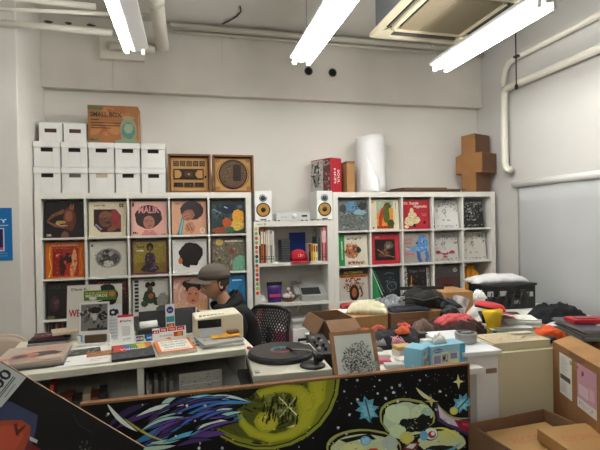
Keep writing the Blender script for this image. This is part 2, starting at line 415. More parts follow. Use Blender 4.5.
def sleeve(x0, c, r, label, base, arts, s=.308, y=.035, lean=-3.5, rz=0, dx=0, group='record sleeves faced out in the left shelf', dz=.001, h=None):
    x, z = cell(x0, c, r)
    o = card('record_sleeve', s, h or s, .006, base, arts, '#3a3733', grain=300, step=.00005, loc=(x+dx, y, z+dz+.001), rot=(R(lean), 0, R(rz)))
    return tag(o, label, 'record', group)
GR = 'record sleeves faced out in the right shelf'
sk, dk = '#8a5236', '#2a1712'
# --- left shelf, first row
sleeve(0, 0, 0, 'near-black record sleeve with a bare brown torso, top left cell of the left shelf', '#1f1c1d', [
    ('l', [(.07, .47), (.22, .62), (.5, .75)], [.05, .08, .11], '#7c4a34'), ('l', [(.07, .45), (.28, .33), (.55, .30), (.72, .30)], [.05, .07, .09, .07], '#84503a'),
    ('w', .64, .52, .17, .34, '#5e3324', .06, 4), ('e', .62, .60, .1, .16, '#8b5540'), ('e', .7, .85, .055, .10, '#70402d'), ('p', [(.64, .8), (.67, .99), (.70, .8)], '#92603f'), ('p', [(.7, .8), (.76, .99), (.75, .78)], '#92603f'),
    ('w', .42, .43, .13, .045, '#b79a4c', .2, 3), ('l', [(.28, .40), (.42, .33), (.58, .33)], .03, '#c9a79a'), ('e', .52, .05, .1, .12, '#7c4a34'), ('r', .05, .04, .17, .10, '#cdbfae')])
sleeve(0, 1, 0, 'cream record sleeve with an octagonal portrait of a thoughtful man', '#d8ceb2', [
    ('p', [(.13, .78), (.72, .78), (.86, .60), (.86, .12), (.32, .12), (.13, .32)], '#5a2f36'), ('p', [(.15, .76), (.71, .76), (.84, .59), (.84, .14), (.33, .14), (.15, .33)], '#33201e'),
    ('p', [(.6, .74), (.71, .76), (.84, .59), (.84, .2), (.6, .3)], '#8d3135'), ('w', .45, .50, .19, .24, '#6b4233', .05, 3), ('e', .45, .62, .17, .1, '#805442'), ('e', .52, .40, .08, .04, '#442a22'), ('l', [(.4, .52), (.48, .54)], .02, '#221411'), ('l', [(.18, .35), (.33, .2)], .05, '#8f8da8'), ('e', .62, .22, .14, .07, '#7b4e3c', 20),
    ('t', 'Love Talk', .14, .87, .3, .05, '#2c2723'), ('r', .82, .84, .93, .94, '#1d1d1d'), ('r', .85, .86, .9, .92, '#c9b844')])
sleeve(0, 2, 0, 'pink record sleeve reading MALIK across a huge afro', '#dba99c', [
    ('w', .48, .55, .38, .35, '#33201f', .05, 7), ('e', .49, .38, .16, .20, '#a36a58'), ('p', [(.28, .0), (.34, .16), (.62, .16), (.74, 0)], '#c9837a'), ('l', [(.40, .42), (.46, .43)], .02, '#2c1814'), ('l', [(.53, .43), (.59, .42)], .02, '#2c1814'), ('e', .5, .28, .05, .02, '#8a3a3c'),
    ('t', 'MALIK', .19, .66, .6, .2, '#d58b93'), ('t', 'Ms', .04, .05, .14, .07, '#201514'), ('r', .84, .02, .96, .04, '#2c1b18'), ('r', .03, .85, .08, .96, '#2c1b18')])
sleeve(0, 3, 0, 'peach record sleeve of a woman with a round afro, head tilted onto her hands', '#cf9c7d', [
    ('w', .58, .72, .34, .29, '#2c2025', .04, 8), ('e', .47, .58, .19, .16, '#96624a', 30), ('e', .43, .55, .13, .10, '#ab7459', 30), ('l', [(.37, .53), (.45, .58)], .02, '#35211b'), ('l', [(.42, .47), (.5, .5)], .03, '#7c3434'),
    ('p', [(.16, .05), (.3, .55), (.36, .5), (.28, 0), (.1, 0)], '#3b7a8c'), ('p', [(.2, .05), (.31, .5), (.33, .45), (.25, 0)], '#7ab8b0'), ('w', .52, .2, .14, .18, '#b37c5e', .08, 2), ('l', [(.42, .3), (.5, .12)], .03, '#7b4b38'), ('l', [(.5, .33), (.58, .12)], .02, '#7b4b38'), ('ring', .88, .12, .08, .08, .02, '#efe5d8'), ('e', .88, .12, .05, .05, '#d9c0b0'), ('t', 'NIGHT', .1, .9, .14, .05, '#3b2420')])
sleeve(0, 4, 0, 'dark blue-green record sleeve with orange and yellow painted figures', '#2f3c3f', [
    ('n', 0, .2, .8, 1, 40, ['#3a4a4e', '#26332f', '#46535c', '#3e5247'], .04, .12, 3), ('e', .5, .75, .22, .15, '#262b45'), ('w', .82, .5, .18, .24, '#d79a3a', .1, 3), ('w', .78, .24, .24, .15, '#c9a94e', .08, 5), ('w', .48, .33, .14, .15, '#b8552c', .12, 6), ('w', .3, .1, .28, .1, '#90482c', .12, 9), ('e', .55, .12, .14, .1, '#33684b'), ('l', [(.06, .75), (.3, .62)], .02, '#8fa5ad'), ('l', [(.4, .82), (.5, .78)], .03, '#c8d3da'), ('e', .88, .82, .08, .06, '#55656c')])
# --- second row
sleeve(0, 0, 1, 'orange and crimson record sleeve with dancing figures', '#c8621f', [
    ('r', .18, .05, .85, .82, '#a32a22'), ('p', [(.18, .05), (.4, .05), (.5, .4), (.42, .82), (.18, .82)], '#8c1f1e'), ('w', .44, .36, .08, .3, '#3a1713', .2, 3), ('w', .60, .55, .12, .15, '#2b1a18', .2, 5), ('w', .74, .5, .07, .34, '#d7a06a', .18, 7), ('w', .68, .2, .06, .2, '#cf8c58', .15, 8), ('n', .2, .1, .84, .8, 26, ['#d1432c', '#6f1a17', '#e2a071', '#c23325'], .01, .045, 5),
    ('l', [(.12, .9), (.1, .6), (.16, .3), (.08, .02)], .03, '#e6a23c'), ('l', [(.93, .85), (.9, .6), (.95, .3), (.9, .1)], .03, '#e8862f'), ('t', 'SOUL DANCERS', .16, .9, .68, .05, '#d9b6a0'), ('t', 'THE SWEET', .17, .83, .64, .045, '#2c1712')])
sleeve(0, 1, 1, 'pale grey record sleeve with an oval black and white photo of an embracing couple', '#c5c3b7', [
    ('e', .5, .52, .36, .29, '#a09e95'), ('e', .5, .52, .33, .26, '#6f6e69'), ('w', .45, .62, .11, .14, '#2d2c2b', .08, 1), ('w', .52, .45, .25, .13, '#3d3c3a', .1, 2), ('e', .57, .63, .07, .07, '#999890'), ('w', .5, .36, .14, .09, '#bdbbb2', .08, 3), ('w', .67, .52, .12, .1, '#4d4c49', .1, 5), ('ne', .5, .5, .3, .22, 26, ['#2a2a29', '#8c8a83', '#5a5955'], .02, .04, 6), ('e', .07, .88, .03, .03, '#2a2a2a'), ('t', 'Two of Us', .3, .88, .36, .035, '#a3a198')])
sleeve(0, 2, 1, 'olive record sleeve with a purple border and a seated woman in patterned clothes', '#5e2f3f', [
    ('r', .04, .05, .95, .95, '#8a7a2e'), ('r', .04, .05, .95, .35, '#7a6320'), ('w', .5, .8, .1, .12, '#20130f', .06, 1), ('e', .5, .76, .05, .07, '#714434'), ('w', .5, .42, .15, .24, '#3a2733', .1, 3), ('w', .5, .18, .25, .12, '#30242e', .12, 4), ('n', .3, .1, .7, .6, 22, ['#4a5f8a', '#93483a', '#251a1d', '#5a3e62'], .015, .04, 8), ('t', 'Soul', .13, .78, .2, .07, '#20160f'), ('r', .13, .68, .33, .71, '#d6d2c0')])
sleeve(0, 3, 1, 'white record sleeve with a large black afro silhouette in profile', '#dcdad6', [
    ('l', [(.02, .93), (.98, .93)], .012, '#b5b3ae'), ('l', [(.02, .85), (.98, .85)], .008, '#c6c4bf'), ('l', [(.02, .1), (.98, .1)], .008, '#c6c4bf'), ('w', .53, .57, .35, .33, '#1d1514', .07, 11), ('w', .5, .32, .25, .17, '#1d1514', .05, 12), ('e', .22, .36, .06, .10, '#c06a2c'), ('p', [(.45, .02), (.5, .22), (.72, .2), (.8, .0)], '#dcdad6')])
sleeve(0, 4, 1, 'speckled brown record sleeve with a pale green bottle shape', '#6d6457', [
    ('n', 0, 0, 1, .95, 90, ['#8c8272', '#4a4338', '#a1947c', '#5c5245', '#73805c'], .02, .05, 4), ('w', .24, .88, .12, .1, '#c8a860', .15, 3), ('r', .4, .88, .95, .93, '#d5cdb8'), ('p', [(.62, .0), (.62, .25), (.7, .4), (.85, .48), (1, .42), (1, 0)], '#6fa588'), ('e', .6, .6, .07, .08, '#8b3b32')])
# --- third row
sleeve(0, 0, 2, 'black record sleeve with two dim purple-lit faces', '#1d1c1b', [
    ('t', 'SOUL CHASER', .05, .84, .88, .09, '#3e403d'), ('w', .22, .42, .13, .22, '#3e2a30', .05, 1), ('e', .25, .46, .07, .06, '#604048'), ('e', .26, .33, .05, .03, '#5c3a44'), ('w', .7, .46, .13, .23, '#462c34', .05, 2), ('e', .68, .5, .08, .05, '#6b4650'), ('e', .66, .34, .05, .03, '#6a3c48'), ('l', [(.62, .42), (.6, .36)], .03, '#7a5560'), ('w', .12, .05, .1, .05, '#6b6b38', .2, 3)])
sleeve(0, 1, 2, 'dark record sleeve with red and brown faces, mostly hidden behind the counter displays', '#2a1c1a', [('n', 0, .5, 1, 1, 40, ['#6a3626', '#8b4a34', '#43221b', '#a8402c'], .03, .08, 5), ('w', .75, .5, .2, .3, '#3a2a24', .1, 3)])
sleeve(0, 2, 2, 'white record sleeve with a film strip edge and a man in a green jacket', '#cfcdc4', [
    *[('r', .05, .06+i*.105, .16, .135+i*.105, '#2b2a28') for i in range(9)], ('t', 'THE REAL THING', .3, .94, .6, .035, '#7c4434'), ('w', .42, .82, .08, .09, '#1e1a18', .1, 1), ('w', .56, .84, .07, .08, '#1e1a18', .1, 2), ('w', .48, .7, .08, .09, '#6c4634', .05, 3), ('w', .46, .48, .18, .2, '#2f4033', .12, 4), ('w', .5, .5, .08, .08, '#a3622f', .1, 5), ('w', .32, .28, .1, .09, '#39493a', .1, 6), ('w', .66, .34, .1, .12, '#2f2f2b', .1, 7), ('w', .84, .32, .18, .26, '#8f8e88', .12, 8), ('w', .84, .1, .2, .12, '#55544f', .12, 9)])
sleeve(0, 3, 2, 'pinkish record sleeve with a painted woman wearing two buns', '#cf9b90', [
    ('n', 0, .3, 1, 1, 40, ['#d8aaa4', '#b97d74', '#e3c1b2', '#c78c8a'], .03, .08, 3), ('ring', .55, .45, .42, .42, .05, '#dcbd9f'), ('w', .42, .8, .16, .11, '#231a19', .08, 1), ('w', .76, .76, .16, .11, '#231a19', .08, 2), ('w', .57, .68, .23, .16, '#231a19', .06, 3), ('e', .56, .45, .19, .26, '#bd7d5e'), ('l', [(.44, .50), (.52, .50)], .03, '#2a1916'), ('l', [(.6, .50), (.69, .49)], .03, '#2a1916'), ('e', .57, .29, .06, .03, '#8e2f2c'), ('w', .85, .15, .2, .2, '#c99a72', .1, 5), ('w', .2, .15, .2, .2, '#d2a78c', .1, 6)])
sleeve(0, 4, 2, 'blue record sleeve behind the man in the cap', '#2d7db0', [('n', 0, .3, 1, 1, 16, ['#3a8fc2', '#5aa4cc', '#2872a4'], .04, .1, 3), ('w', .35, .55, .07, .16, '#513a48', .1, 2), ('e', .36, .72, .05, .05, '#8d4a48'), ('r', .6, .82, .9, .86, '#c9dbe4'), ('r', 0, 0, 1, .2, '#1b3a52')])
# --- right shelf, first row
sleeve(XU, 0, 0, 'grey-blue record sleeve with a densely sketched reclining figure', '#72797a', [
    ('n', 0, 0, 1, 1, 110, ['#4e5657', '#8b9394', '#5d6a72', '#a2a69f', '#3d4345'], .02, .05, 3), ('w', .17, .72, .12, .14, '#484846', .08, 1), ('w', .45, .78, .16, .16, '#5f95bd', .15, 2), ('w', .75, .6, .22, .09, '#8fb4bd', .15, 4), ('w', .85, .8, .15, .14, '#3c4448', .15, 5), ('t', 'Luna', .5, .76, .26, .07, '#16222c'), ('w', .45, .3, .4, .2, '#666b66', .1, 6), ('ne', .45, .3, .38, .2, 60, ['#3e4443', '#8f948e'], .015, .03, 7)], group=GR)
sleeve(XU, 1, 0, 'cream record sleeve with an orange panel and a red and green crouching figure', '#dcd3ba', [
    ('r', .2, .04, .8, .96, '#a9b59f'), ('p', [(.2, .35), (.8, .35), (.8, .75), (.2, .55)], '#d3933d'), ('r', .2, .12, .8, .36, '#df8a35'), ('p', [(.2, .04), (.8, .04), (.8, .14), (.2, .12)], '#8f2e22'), ('w', .6, .8, .13, .11, '#4a5b2a', .15, 2), ('l', [(.6, .75), (.45, .65), (.34, .4), (.32, .1)], [.16, .2, .13, .1], '#b23a24'), ('w', .55, .5, .12, .28, '#55662b', .1, 3), ('w', .7, .22, .13, .12, '#3d5326', .1, 4), ('l', [(.9, .7), (.9, .9)], .02, '#8f8a7a'), ('e', .08, .07, .03, .03, '#444'+'444'), ('e', .07, .92, .04, .04, '#c4a63f')], group=GR)
sleeve(XU, 2, 0, 'red record sleeve lettered Dr. Suzuki with a stack of pale cartoon heads', '#ac2330', [
    ('t', 'Dr. Suzuki', .05, .84, .55, .09, '#e8dcc6'), ('t', 'Hypnotic', .42, .73, .5, .09, '#e8dcc6'), ('w', .34, .62, .07, .1, '#ded0aa', .08, 2), ('w', .36, .48, .16, .1, '#d9ca9f', .12, 3), ('w', .26, .28, .2, .16, '#dccfa8', .12, 4), ('w', .48, .3, .16, .12, '#d6c79c', .12, 5), ('w', .13, .08, .08, .06, '#dccfa8', .1, 6), ('ne', .34, .3, .22, .22, 14, ['#1f1512', '#8c7b55'], .015, .03, 7), ('e', .42, .12, .05, .06, '#160f0e'), ('e', .8, .22, .05, .05, '#1b1213'), ('r', .7, .5, .9, .515, '#d98c8c'), ('r', .72, .45, .88, .46, '#d98c8c')], group=GR)
def doodle(base, ink, red=False, n=90, seed=1, pale=None):
    a = [('r', 0, .82, 1, 1, pale or '#a9a8a2')] if pale else []
    a += [('n', .02, .72, .98, .97, n, [ink], .008, .022, seed), ('ne', .42, .6, .09, .10, 26, [ink], .01, .022, seed+1), ('ne', .9, .66, .08, .07, 16, [ink], .01, .02, seed+2), ('ne', .1, .64, .08, .07, 16, [ink], .01, .02, seed+3),
          ('l', [(.45, .5), (.47, .42), (.5, .4)], .012, ink), ('ne', .35, .28, .07, .03, 10, [ink], .012, .02, seed+4), ('ne', .58, .28, .07, .03, 10, [ink], .012, .02, seed+5), ('n', .25, .03, .75, .11, 36, [ink], .008, .018, seed+6),
          ('e', .12, .08, .025, .02, ink), ('e', .88, .1, .025, .02, ink), ('n', .05, .3, .2, .5, 12, [ink], .006, .014, seed+7)]
    if red: a += [('w', .18, .32, .1, .06, '#b8323c', .2, 3), ('w', .74, .32, .12, .05, '#b8323c', .2, 4), ('w', .45, .25, .12, .035, '#c24a4f', .2, 5), ('w', .45, .15, .1, .025, '#b8323c', .2, 6)]
    return a
G2 = 'doodled record sleeves in the two right columns of the right shelf'
sleeve(XU, 3, 0, 'white record sleeve with small black doodles, leaning beside a dark spine', '#d9d8d4', doodle('#d9d8d4', '#3b3b3b', seed=11, pale='#b4b3ae'), s=.265, lean=-9, rz=-8, dx=.02, y=.06, group=G2, h=.30)
sleeve(XU, 4, 0, 'black record sleeve densely covered in white doodles, top right cell of the right shelf', '#2a2a2a', doodle('#2a2a2a', '#bdbcb8', seed=21, n=120)+[('ne', .5, .5, .3, .25, 80, ['#a9a8a4'], .008, .022, 6)], s=.265, lean=-9, rz=-8, dx=-.02, y=.06, dz=.002, group=G2, h=.30)
o = card('record_sleeve', .10, .30, .01, '#3d3e3f', [('n', 0, 0, 1, 1, 40, ['#6b6b68', '#2a2a2a'], .03, .08, 2), ('r', .1, .1, .9, .16, '#c9c9c4')], loc=(*[cell(XU, 3, 0)[0]-.105, .16], cell(XU, 3, 0)[1]+.004), rot=(R(-3), 0, 0))
tag(o, 'dark patterned sleeve peeking out behind the white doodled one', 'record', G2)
# --- right shelf, second row
sleeve(XU, 0, 1, 'white record sleeve with a green side strip and brown tangled figures', '#d6d0bf', [
    ('r', 0, 0, .2, 1, '#2c8a4a'), ('l', [(.11, .2), (.11, .8)], .04, '#b8d8b8'), ('w', .45, .45, .22, .24, '#b3704a', .12, 2), ('w', .35, .62, .1, .1, '#a4623f', .12, 3), ('w', .58, .55, .14, .12, '#9c5b3b', .12, 4), ('ne', .48, .48, .26, .26, 50, ['#c98a62', '#8a4c32', '#3d2a20', '#d6a680'], .015, .04, 5), ('w', .68, .5, .08, .1, '#24332a', .2, 6), ('n', .22, .82, .8, .93, 30, ['#6d6a45', '#3e3b2c'], .015, .03, 7), ('n', .25, .02, .9, .16, 46, ['#8a4c3a', '#5d5233', '#b07a58'], .015, .04, 8)], group=GR)
sleeve(XU, 1, 1, 'red record sleeve with a dark inset photo of a guitarist', '#b02c38', [
    ('r', .12, .13, .84, .82, '#1c1416'), ('w', .62, .62, .16, .13, '#5c5a55', .15, 2), ('w', .6, .6, .07, .07, '#a3907a', .1, 3), ('w', .45, .35, .2, .12, '#5d3c28', .15, 4), ('l', [(.2, .5), (.5, .3), (.8, .22)], .035, '#a1793c'), ('ne', .45, .42, .3, .25, 20, ['#3d3252', '#7a3b2f', '#8f7b42', '#2c2a31'], .015, .04, 5), ('t', 'LIVE', .14, .87, .14, .05, '#d9b9a9')], group=GR)
sleeve(XU, 2, 1, 'grey record sleeve with a painted light blue figure and pink lettering', '#a69c93', [
    ('w', .72, .62, .2, .32, '#5c8ec2', .12, 2), ('w', .4, .45, .2, .1, '#6f9bc6', .12, 3), ('l', [(.5, .55), (.25, .42), (.15, .55)], .06, '#6693c4'), ('l', [(.55, .4), (.58, .15), (.64, .02)], .13, '#3a5c9c'), ('l', [(.82, .45), (.9, .2), (.84, .02)], .12, '#436eb0'), ('ne', .7, .6, .2, .3, 14, ['#8db4da', '#3f6ba8'], .03, .06, 5), ('e', .52, .66, .05, .035, '#1f3550'), ('t', 'ELECTRIC', .04, .75, .32, .06, '#c04a5c'), ('t', 'DREAMS', .04, .64, .28, .06, '#c04a5c'), ('r', .04, .25, .4, .33, '#c77a80'), ('n', .0, .4, .35, .6, 8, ['#c5bcb2', '#8f857c'], .02, .05, 6)], group=GR)
sleeve(XU, 3, 1, 'grey-white doodled record sleeve with red flowers', '#c9c7c2', doodle('#c9c7c2', '#444341', True, 110, 31, '#9a9893'), s=.28, lean=-8, rz=-6, dx=0, y=.05, group=G2, h=.305)
sleeve(XU, 4, 1, 'off-white record sleeve with small black doodles, under the black doodled one', '#cfccc2', doodle('#cfccc2', '#3f3e3b', False, 100, 41, '#a9a69a'), s=.28, lean=-8, rz=-6, dx=-.01, y=.05, group=G2, h=.305)
# --- right shelf, third row
sleeve(XU, 0, 2, 'record sleeve with yellow lettering on a dark band above a crowd and a long-haired woman', '#c6c2b6', [
    ('r', 0, .78, 1, 1, '#2c2b27'), ('t', 'AUTOMATIC', .17, .87, .66, .08, '#c9b52f'), ('r', .03, .74, .97, .84, '#b56a24'), ('t', 'MUSIC WITH SOUL BAND', .05, .755, .9, .06, '#3a2210'), ('ne', .5, .52, .36, .2, 70, ['#b0402f', '#c98a35', '#5b3a2a', '#3d6a52', '#d9b27a', '#8c3f5c'], .02, .05, 5), ('ne', .3, .4, .15, .12, 16, ['#8c4a33', '#3c2a22'], .02, .05, 6), ('w', .5, .24, .17, .26, '#1f1815', .06, 7), ('e', .5, .25, .09, .16, '#a9633c'), ('e', .5, .12, .03, .015, '#8e2f2c'), ('l', [(.72, .45), (.78, .2), (.72, .1)], .06, '#7d3b2c')], group=GR)
sleeve(XU, 1, 2, 'black record sleeve with a green slanted band and chalky writing', '#23272b', [
    ('p', [(0, 0), (.3, 0), (.05, .95), (0, 1)], '#2f9a5c'), ('l', [(.02, .95), (.36, .1)], .03, '#d8ddd0'), ('l', [(.06, .99), (.42, .2)], .015, '#3fae6c'), ('ne', .68, .42, .22, .28, 60, ['#9aa3a8', '#59636a', '#3c4449'], .008, .02, 4), ('ring', .7, .4, .17, .14, .015, '#8b949a'), ('l', [(.45, .8), (.6, .85), (.8, .8)], .012, '#8b949a')], group=GR)
sleeve(XU, 2, 2, 'dark record sleeve with white lettered strips down both sides and a yellow bird', '#2a282b', [
    ('r', .02, 0, .13, 1, '#cac5ba'), ('r', .86, 0, .97, .95, '#cac5ba'), ('n', .03, .02, .12, .98, 40, ['#33302e'], .015, .03, 3), ('n', .87, .02, .96, .94, 40, ['#33302e'], .015, .03, 4), ('w', .27, .3, .09, .1, '#c98f2c', .2, 5), ('l', [(.27, .35), (.29, .7)], .03, '#c98f2c'), ('t', 'Sugar Hill', .2, .82, .6, .08, '#6c6562'), ('ne', .55, .5, .25, .25, 26, ['#5f5456', '#7c3d35', '#403c42'], .015, .04, 6)], group=GR)
sleeve(XU, 3, 2, 'dark brown record sleeve with a round white sticker', '#4e3b37', [('r', .0, .6, 1, 1, '#4d4644'), ('w', .45, .35, .3, .25, '#5e2f2a', .1, 3), ('w', .5, .2, .4, .15, '#43241f', .1, 4), ('e', .82, .83, .08, .08, '#b8b5ac'), ('e', .82, .83, .045, .045, '#8d8a82')], group=GR)
# records standing behind the fronted ones and in the lower cells
def spines(x0, c, r, y0, n, label, seed, group):
    rd = random.Random(seed); x, z = cell(x0, c, r); xx = x-.16
    for i in range(n):
        t = rd.uniform(.004, .012)
        if xx+t > x+.16: break
        o = card('record', .31, rd.uniform(.305, .315), t-.0006, rd.choice(['#2d2b2a', '#8f8a80', '#5a2e28', '#31404c', '#b9b3a4', '#1d1d1e', '#6f5a3c', '#3c4a3a']), [], loc=(xx+t/2, y0+.155, z+.001), rot=(0, 0, R(90)), m=PRINT)
        tag(o, label, 'record', group); xx += t
spines(0, 0, 3, .055, 22, 'thin record standing spine-out in the lowest visible cell of the left shelf', 3, 'records standing in the lower left cell')

# ---- narrow bookcase between them
bc = thing('bookcase', 'narrow white bookcase under the two loudspeakers, stickers down its left edge', 'bookcase', (1.862, 0, 0))
BW, BT = .79, 1.565
MB().box(0, .048, 0, .29, 0, BT).build('side_panel', SHELF, bc, bev=.002); MB().box(BW-.062, BW, 0, .29, 0, BT).build('side_panel', SHELF, bc, bev=.002)
MB().box(.048, BW-.062, 0, .29, BT-.05, BT).build('top_panel', SHELF, bc, bev=.002)
MB().box(.048, BW-.062, .28, .29, 0, BT-.05).build('back_panel', SHELFB, bc)
for z in (1.135, .745, .32, .02): MB().box(.048, BW-.062, .001, .28, z, z+.03).build('shelf_board', SHELF, bc, bev=.001)
st = card('sticker_strip', .034, .70, .0006, '#e2e0d8', [(('e' if i % 3 else 'w'), .5, .95-i*.062, .42, .025, ['#d8a23a', '#5cb04c', '#d9552b', '#6cb347', '#d63a2d', '#e68a2e', '#2b2a28', '#3d9a86', '#c64c2b', '#e8812c', '#cf3a30', '#d43a2a', '#68b552', '#b9b53a', '#d93d2d'][i]) + (() if i % 3 else (.1, i)) for i in range(15)], m=PRINT, parent=bc, loc=(.024, -.0008, .83))
tg = card('sticker', .10, .03, .0004, '#dddbd2', [('t', 'made in', .05, .3, .5, .4, '#7d7b74'), ('e', .82, .5, .1, .35, '#d9b53a')], m=PRINT, parent=bc, loc=(.075, -.0008, BT-.04))

# ================================================================== ON TOP OF THE SHELVES
def storage_box(label, x, y, z, w, d, h, group, rz=0, hole='#0b0a0a', lid=True, m=None):
    t = thing('storage_box', label, 'box', (x, y, z), (0, 0, rz), group); m = m or CARDW
    hw, hz, hh = .047, (h-.070 if lid else h*.58), .017; b = MB(); a = w/2-.004
    b.box(-a, a, d-.004, d-.001, 0, h-.01).box(-a, -a+.003, .003, d-.004, 0, h-.01).box(a-.003, a, .003, d-.004, 0, h-.01).box(-a, a, 0, d-.001, 0, .003)
    b.box(-a, -hw, 0, .003, .003, h-.01).box(hw, a, 0, .003, .003, h-.01).box(-hw, hw, 0, .003, .003, hz-hh).box(-hw, hw, 0, .003, hz+hh, h-.01)
    b.build('box_body', m, t, bev=.001)
    MB().box(-hw, hw, .0035, .004, hz-hh, hz+hh).build('handle_hole', mat('handle_hole_'+hole, '#'+hole.strip('#'), .9), t)
    if lid: MB().box(-w/2+.0005, w/2-.0005, -.009, d+.002, h-.050, h-.001).build('lid', m, t, bev=.002)
    return t
rows = ['leftmost', 'second', 'third', 'fourth', 'rightmost']
for i, n in enumerate(rows):
    storage_box(f'{n} white cardboard storage box of the lower row on the left shelf', .10+i*.217, .02, TOP+.001, .212, .33, .219, 'lidded white storage boxes on the left shelf', hole=('#0b0a0a', '#5d5c5a', '#b9ab98', '#0b0a0a', '#0b0a0a')[i])
    storage_box(f'{n} white cardboard storage box of the upper lidded row on the left shelf', .10+i*.217, .022, TOP+.222, .212, .33, .219, 'lidded white storage boxes on the left shelf')
for i, n in enumerate(('left', 'right')):
    storage_box(f'{n} one of two small white boxes on top of the box stack', .12+i*.195, .07, TOP+.443, .19, .26, .175, 'lidless white boxes on top of the stack', hole='#4a3228', lid=False)
    b = bpy.context.scene.objects[-1]
for o in [q for q in bpy.data.objects if q.get('group') == 'lidless white boxes on top of the stack']:
    MB().box(-.094, .094, .0, .258, .166, .172).build('top_flap', CARDW, o, bev=.001)
sb = card('cardboard_box', .42, .335, .20, '#9c6840', [
    ('n', 0, 0, 1, 1, 22, ['#b0703f', '#a05f38', '#b57a48'], .06, .16, 2), ('r', .0, .88, .3, .97, '#5a6a4c'), ('t', 'SMALL BOX', .05, .70, .62, .12, '#2f3a26'), ('r', .06, .60, .22, .625, '#4c3a22'), ('r', .06, .52, .66, .545, '#4c3a22'), ('r', .06, .45, .66, .475, '#4c3a22'), ('r', .06, .385, .45, .41, '#4c3a22'), ('r', .02, .05, .22, .13, '#6a7a58'), ('t', 'No.1', .04, .06, .14, .06, '#2c2a1c'),
    ('w', .8, .35, .17, .34, '#8e8f72', .06, 3), ('w', .8, .34, .14, .22, '#55806f', .08, 4), ('w', .8, .4, .09, .13, '#8fa089', .08, 5), ('w', .8, .68, .12, .05, '#9a8f72', .1, 6), ('w', .78, .04, .26, .08, '#7f9478', .1, 7)], side='#a9774c', m=PRINT, loc=(.632, .16, TOP+.444))
tag(sb, 'worn brown cardboard box printed SMALL BOX, atop the white boxes', 'box')
# two framed black-print pictures in wooden boxes
def print_box(label, x, arts):
    t = thing('framed_print', label, 'picture', (x, .03, TOP+.001), group='wood framed cardboard prints on the left shelf')
    f = MB()
    for a, b, c, d in ((-.193, .193, 0, .018), (-.193, .193, .337, .355), (-.193, -.175, .018, .337), (.175, .193, .018, .337)): f.box(a, b, 0, .10, c, d)
    f.build('frame', mat('frame_brown', '#7c4f2c', .5, var=.2, scale=12), t, bev=.002)
    MB().box(-.175, .175, .09, .099, .018, .337).build('back_board', CARDD, t)
    card('print_panel', .335, .308, .006, '#b98d54', arts, '#8a6236', m=PRINT, parent=t, loc=(0, .045, .0185))
ink = '#2b1f16'
def cassette():
    a = [('ring', .5, .5, .485, .49, .01, '#c69b60')]
    for i in range(5): a += [('r', .07+i*.175, .74, .215+i*.175, .90, ink), ('ring', .142+i*.175, .82, .045, .05, .012, '#a87e4a'), ('n', .08+i*.175, .75, .2+i*.175, .89, 10, ['#a87e4a'], .006, .012, i)]
    a += [('r', .07, .34, .88, .66, ink), ('p', [(.10, .38), (.22, .38), (.28, .46), (.28, .54), (.22, .62), (.10, .62)], '#b98d54'), ('p', [(.85, .38), (.72, .38), (.66, .46), (.66, .54), (.72, .62), (.85, .62)], '#b98d54'), ('r', .36, .42, .58, .58, '#4a3522'), ('e', .48, .5, .03, .03, '#b98d54'), ('e', .93, .42, .03, .04, ink)]
    for i in range(3): a += [('r', .07+i*.28, .12, .32+i*.28, .25, ink), ('n', .08+i*.28, .13, .31+i*.28, .24, 12, ['#5d452c', '#8a6840'], .006, .015, i+9)]
    return a
def deck():
    a = [('r', .03, .03, .97, .97, '#c29557'), ('ring', .5, .5, .46, .46, .012, ink), ('e', .5, .5, .41, .45, '#3c2d22'), ('e', .5, .5, .37, .41, '#66503b')]
    rd = random.Random(5)
    for i in range(60):
        t = rd.uniform(0, 6.28); q = math.sqrt(rd.random())*.34; x, y = .5+q*math.cos(t), .5+q*math.sin(t)*1.1
        a += [('r', x-.02, y-.012, x+.02, y+.012, ['#3a2c22', '#8a6c4c', '#4e3a2b', '#251b15'][i % 4])]
    a += [('r', .5, .3, .72, .8, '#35281f'), ('w', .5, .12, .12, .025, '#6b3550', .2, 3), ('ring', .5, .5, .41, .45, .02, ink)]
    for x in (.08, .92):
        for y in (.08, .92): a += [('ring', x, y, .045, .045, .014, ink)]
    return a
print_box('left framed print on brown card, with cassette-like black artwork', 1.284, cassette())
print_box('right framed print on brown card, with a big round black drawing', 1.685, deck())
# loudspeakers
def speaker(x, label):
    t = thing('loudspeaker', label, 'speaker', (x, .005, BT+.001), group='white bookshelf loudspeakers')
    MB().box(-.08, .08, .012, .27, .008, .29).build('cabinet', mat('speaker_white', '#dcdcda', .35), t, bev=.004)
    MB().box(-.08, .08, 0, .012, .008, .29).build('front_baffle', mat('baffle_white', '#efefed', .3), t, bev=.003)
    T = lambda z: TR(0, 0, z) @ RX(math.pi/2)
    MB().lathe([(.066, -.001), (.068, .003), (.06, .007), (.057, .002)], 32, T(.11)).build('woofer_ring', mat('ring_black', '#1c1b1c', .35), t, smooth=True)
    MB().lathe([(.057, .003), (.045, .0045), (.036, .002), (.020, .0015), (0, .0015)], 32, T(.11)).build('woofer_cone', mat('cone_kevlar', '#b98a3c', .5, var=.2, scale=60), t, smooth=True)
    MB().lathe([(.024, .001), (.019, .006), (.008, .012), (0, .013)], 24, T(.11)).build('phase_plug', BLACK, t, smooth=True)
    MB().lathe([(.038, -.001), (.038, .003), (.022, .004)], 28, T(.225)).build('tweeter_plate', mat('tweeter_silver', '#9ea2a5', .3, .6), t, smooth=True)
    MB().lathe([(.022, .003), (.016, .008), (.008, .007), (0, .010)], 24, T(.225)).build('tweeter', DARK, t, smooth=True)
    MB().box(-.028, .028, -.0015, .001, .014, .024).build('badge', DARK, t)
    for sx in (-.06, .06):
        for y in (.03, .25): MB().cyl(.009, .008, 10, TR(sx, y, 0)).build('foot', BLACK, t)
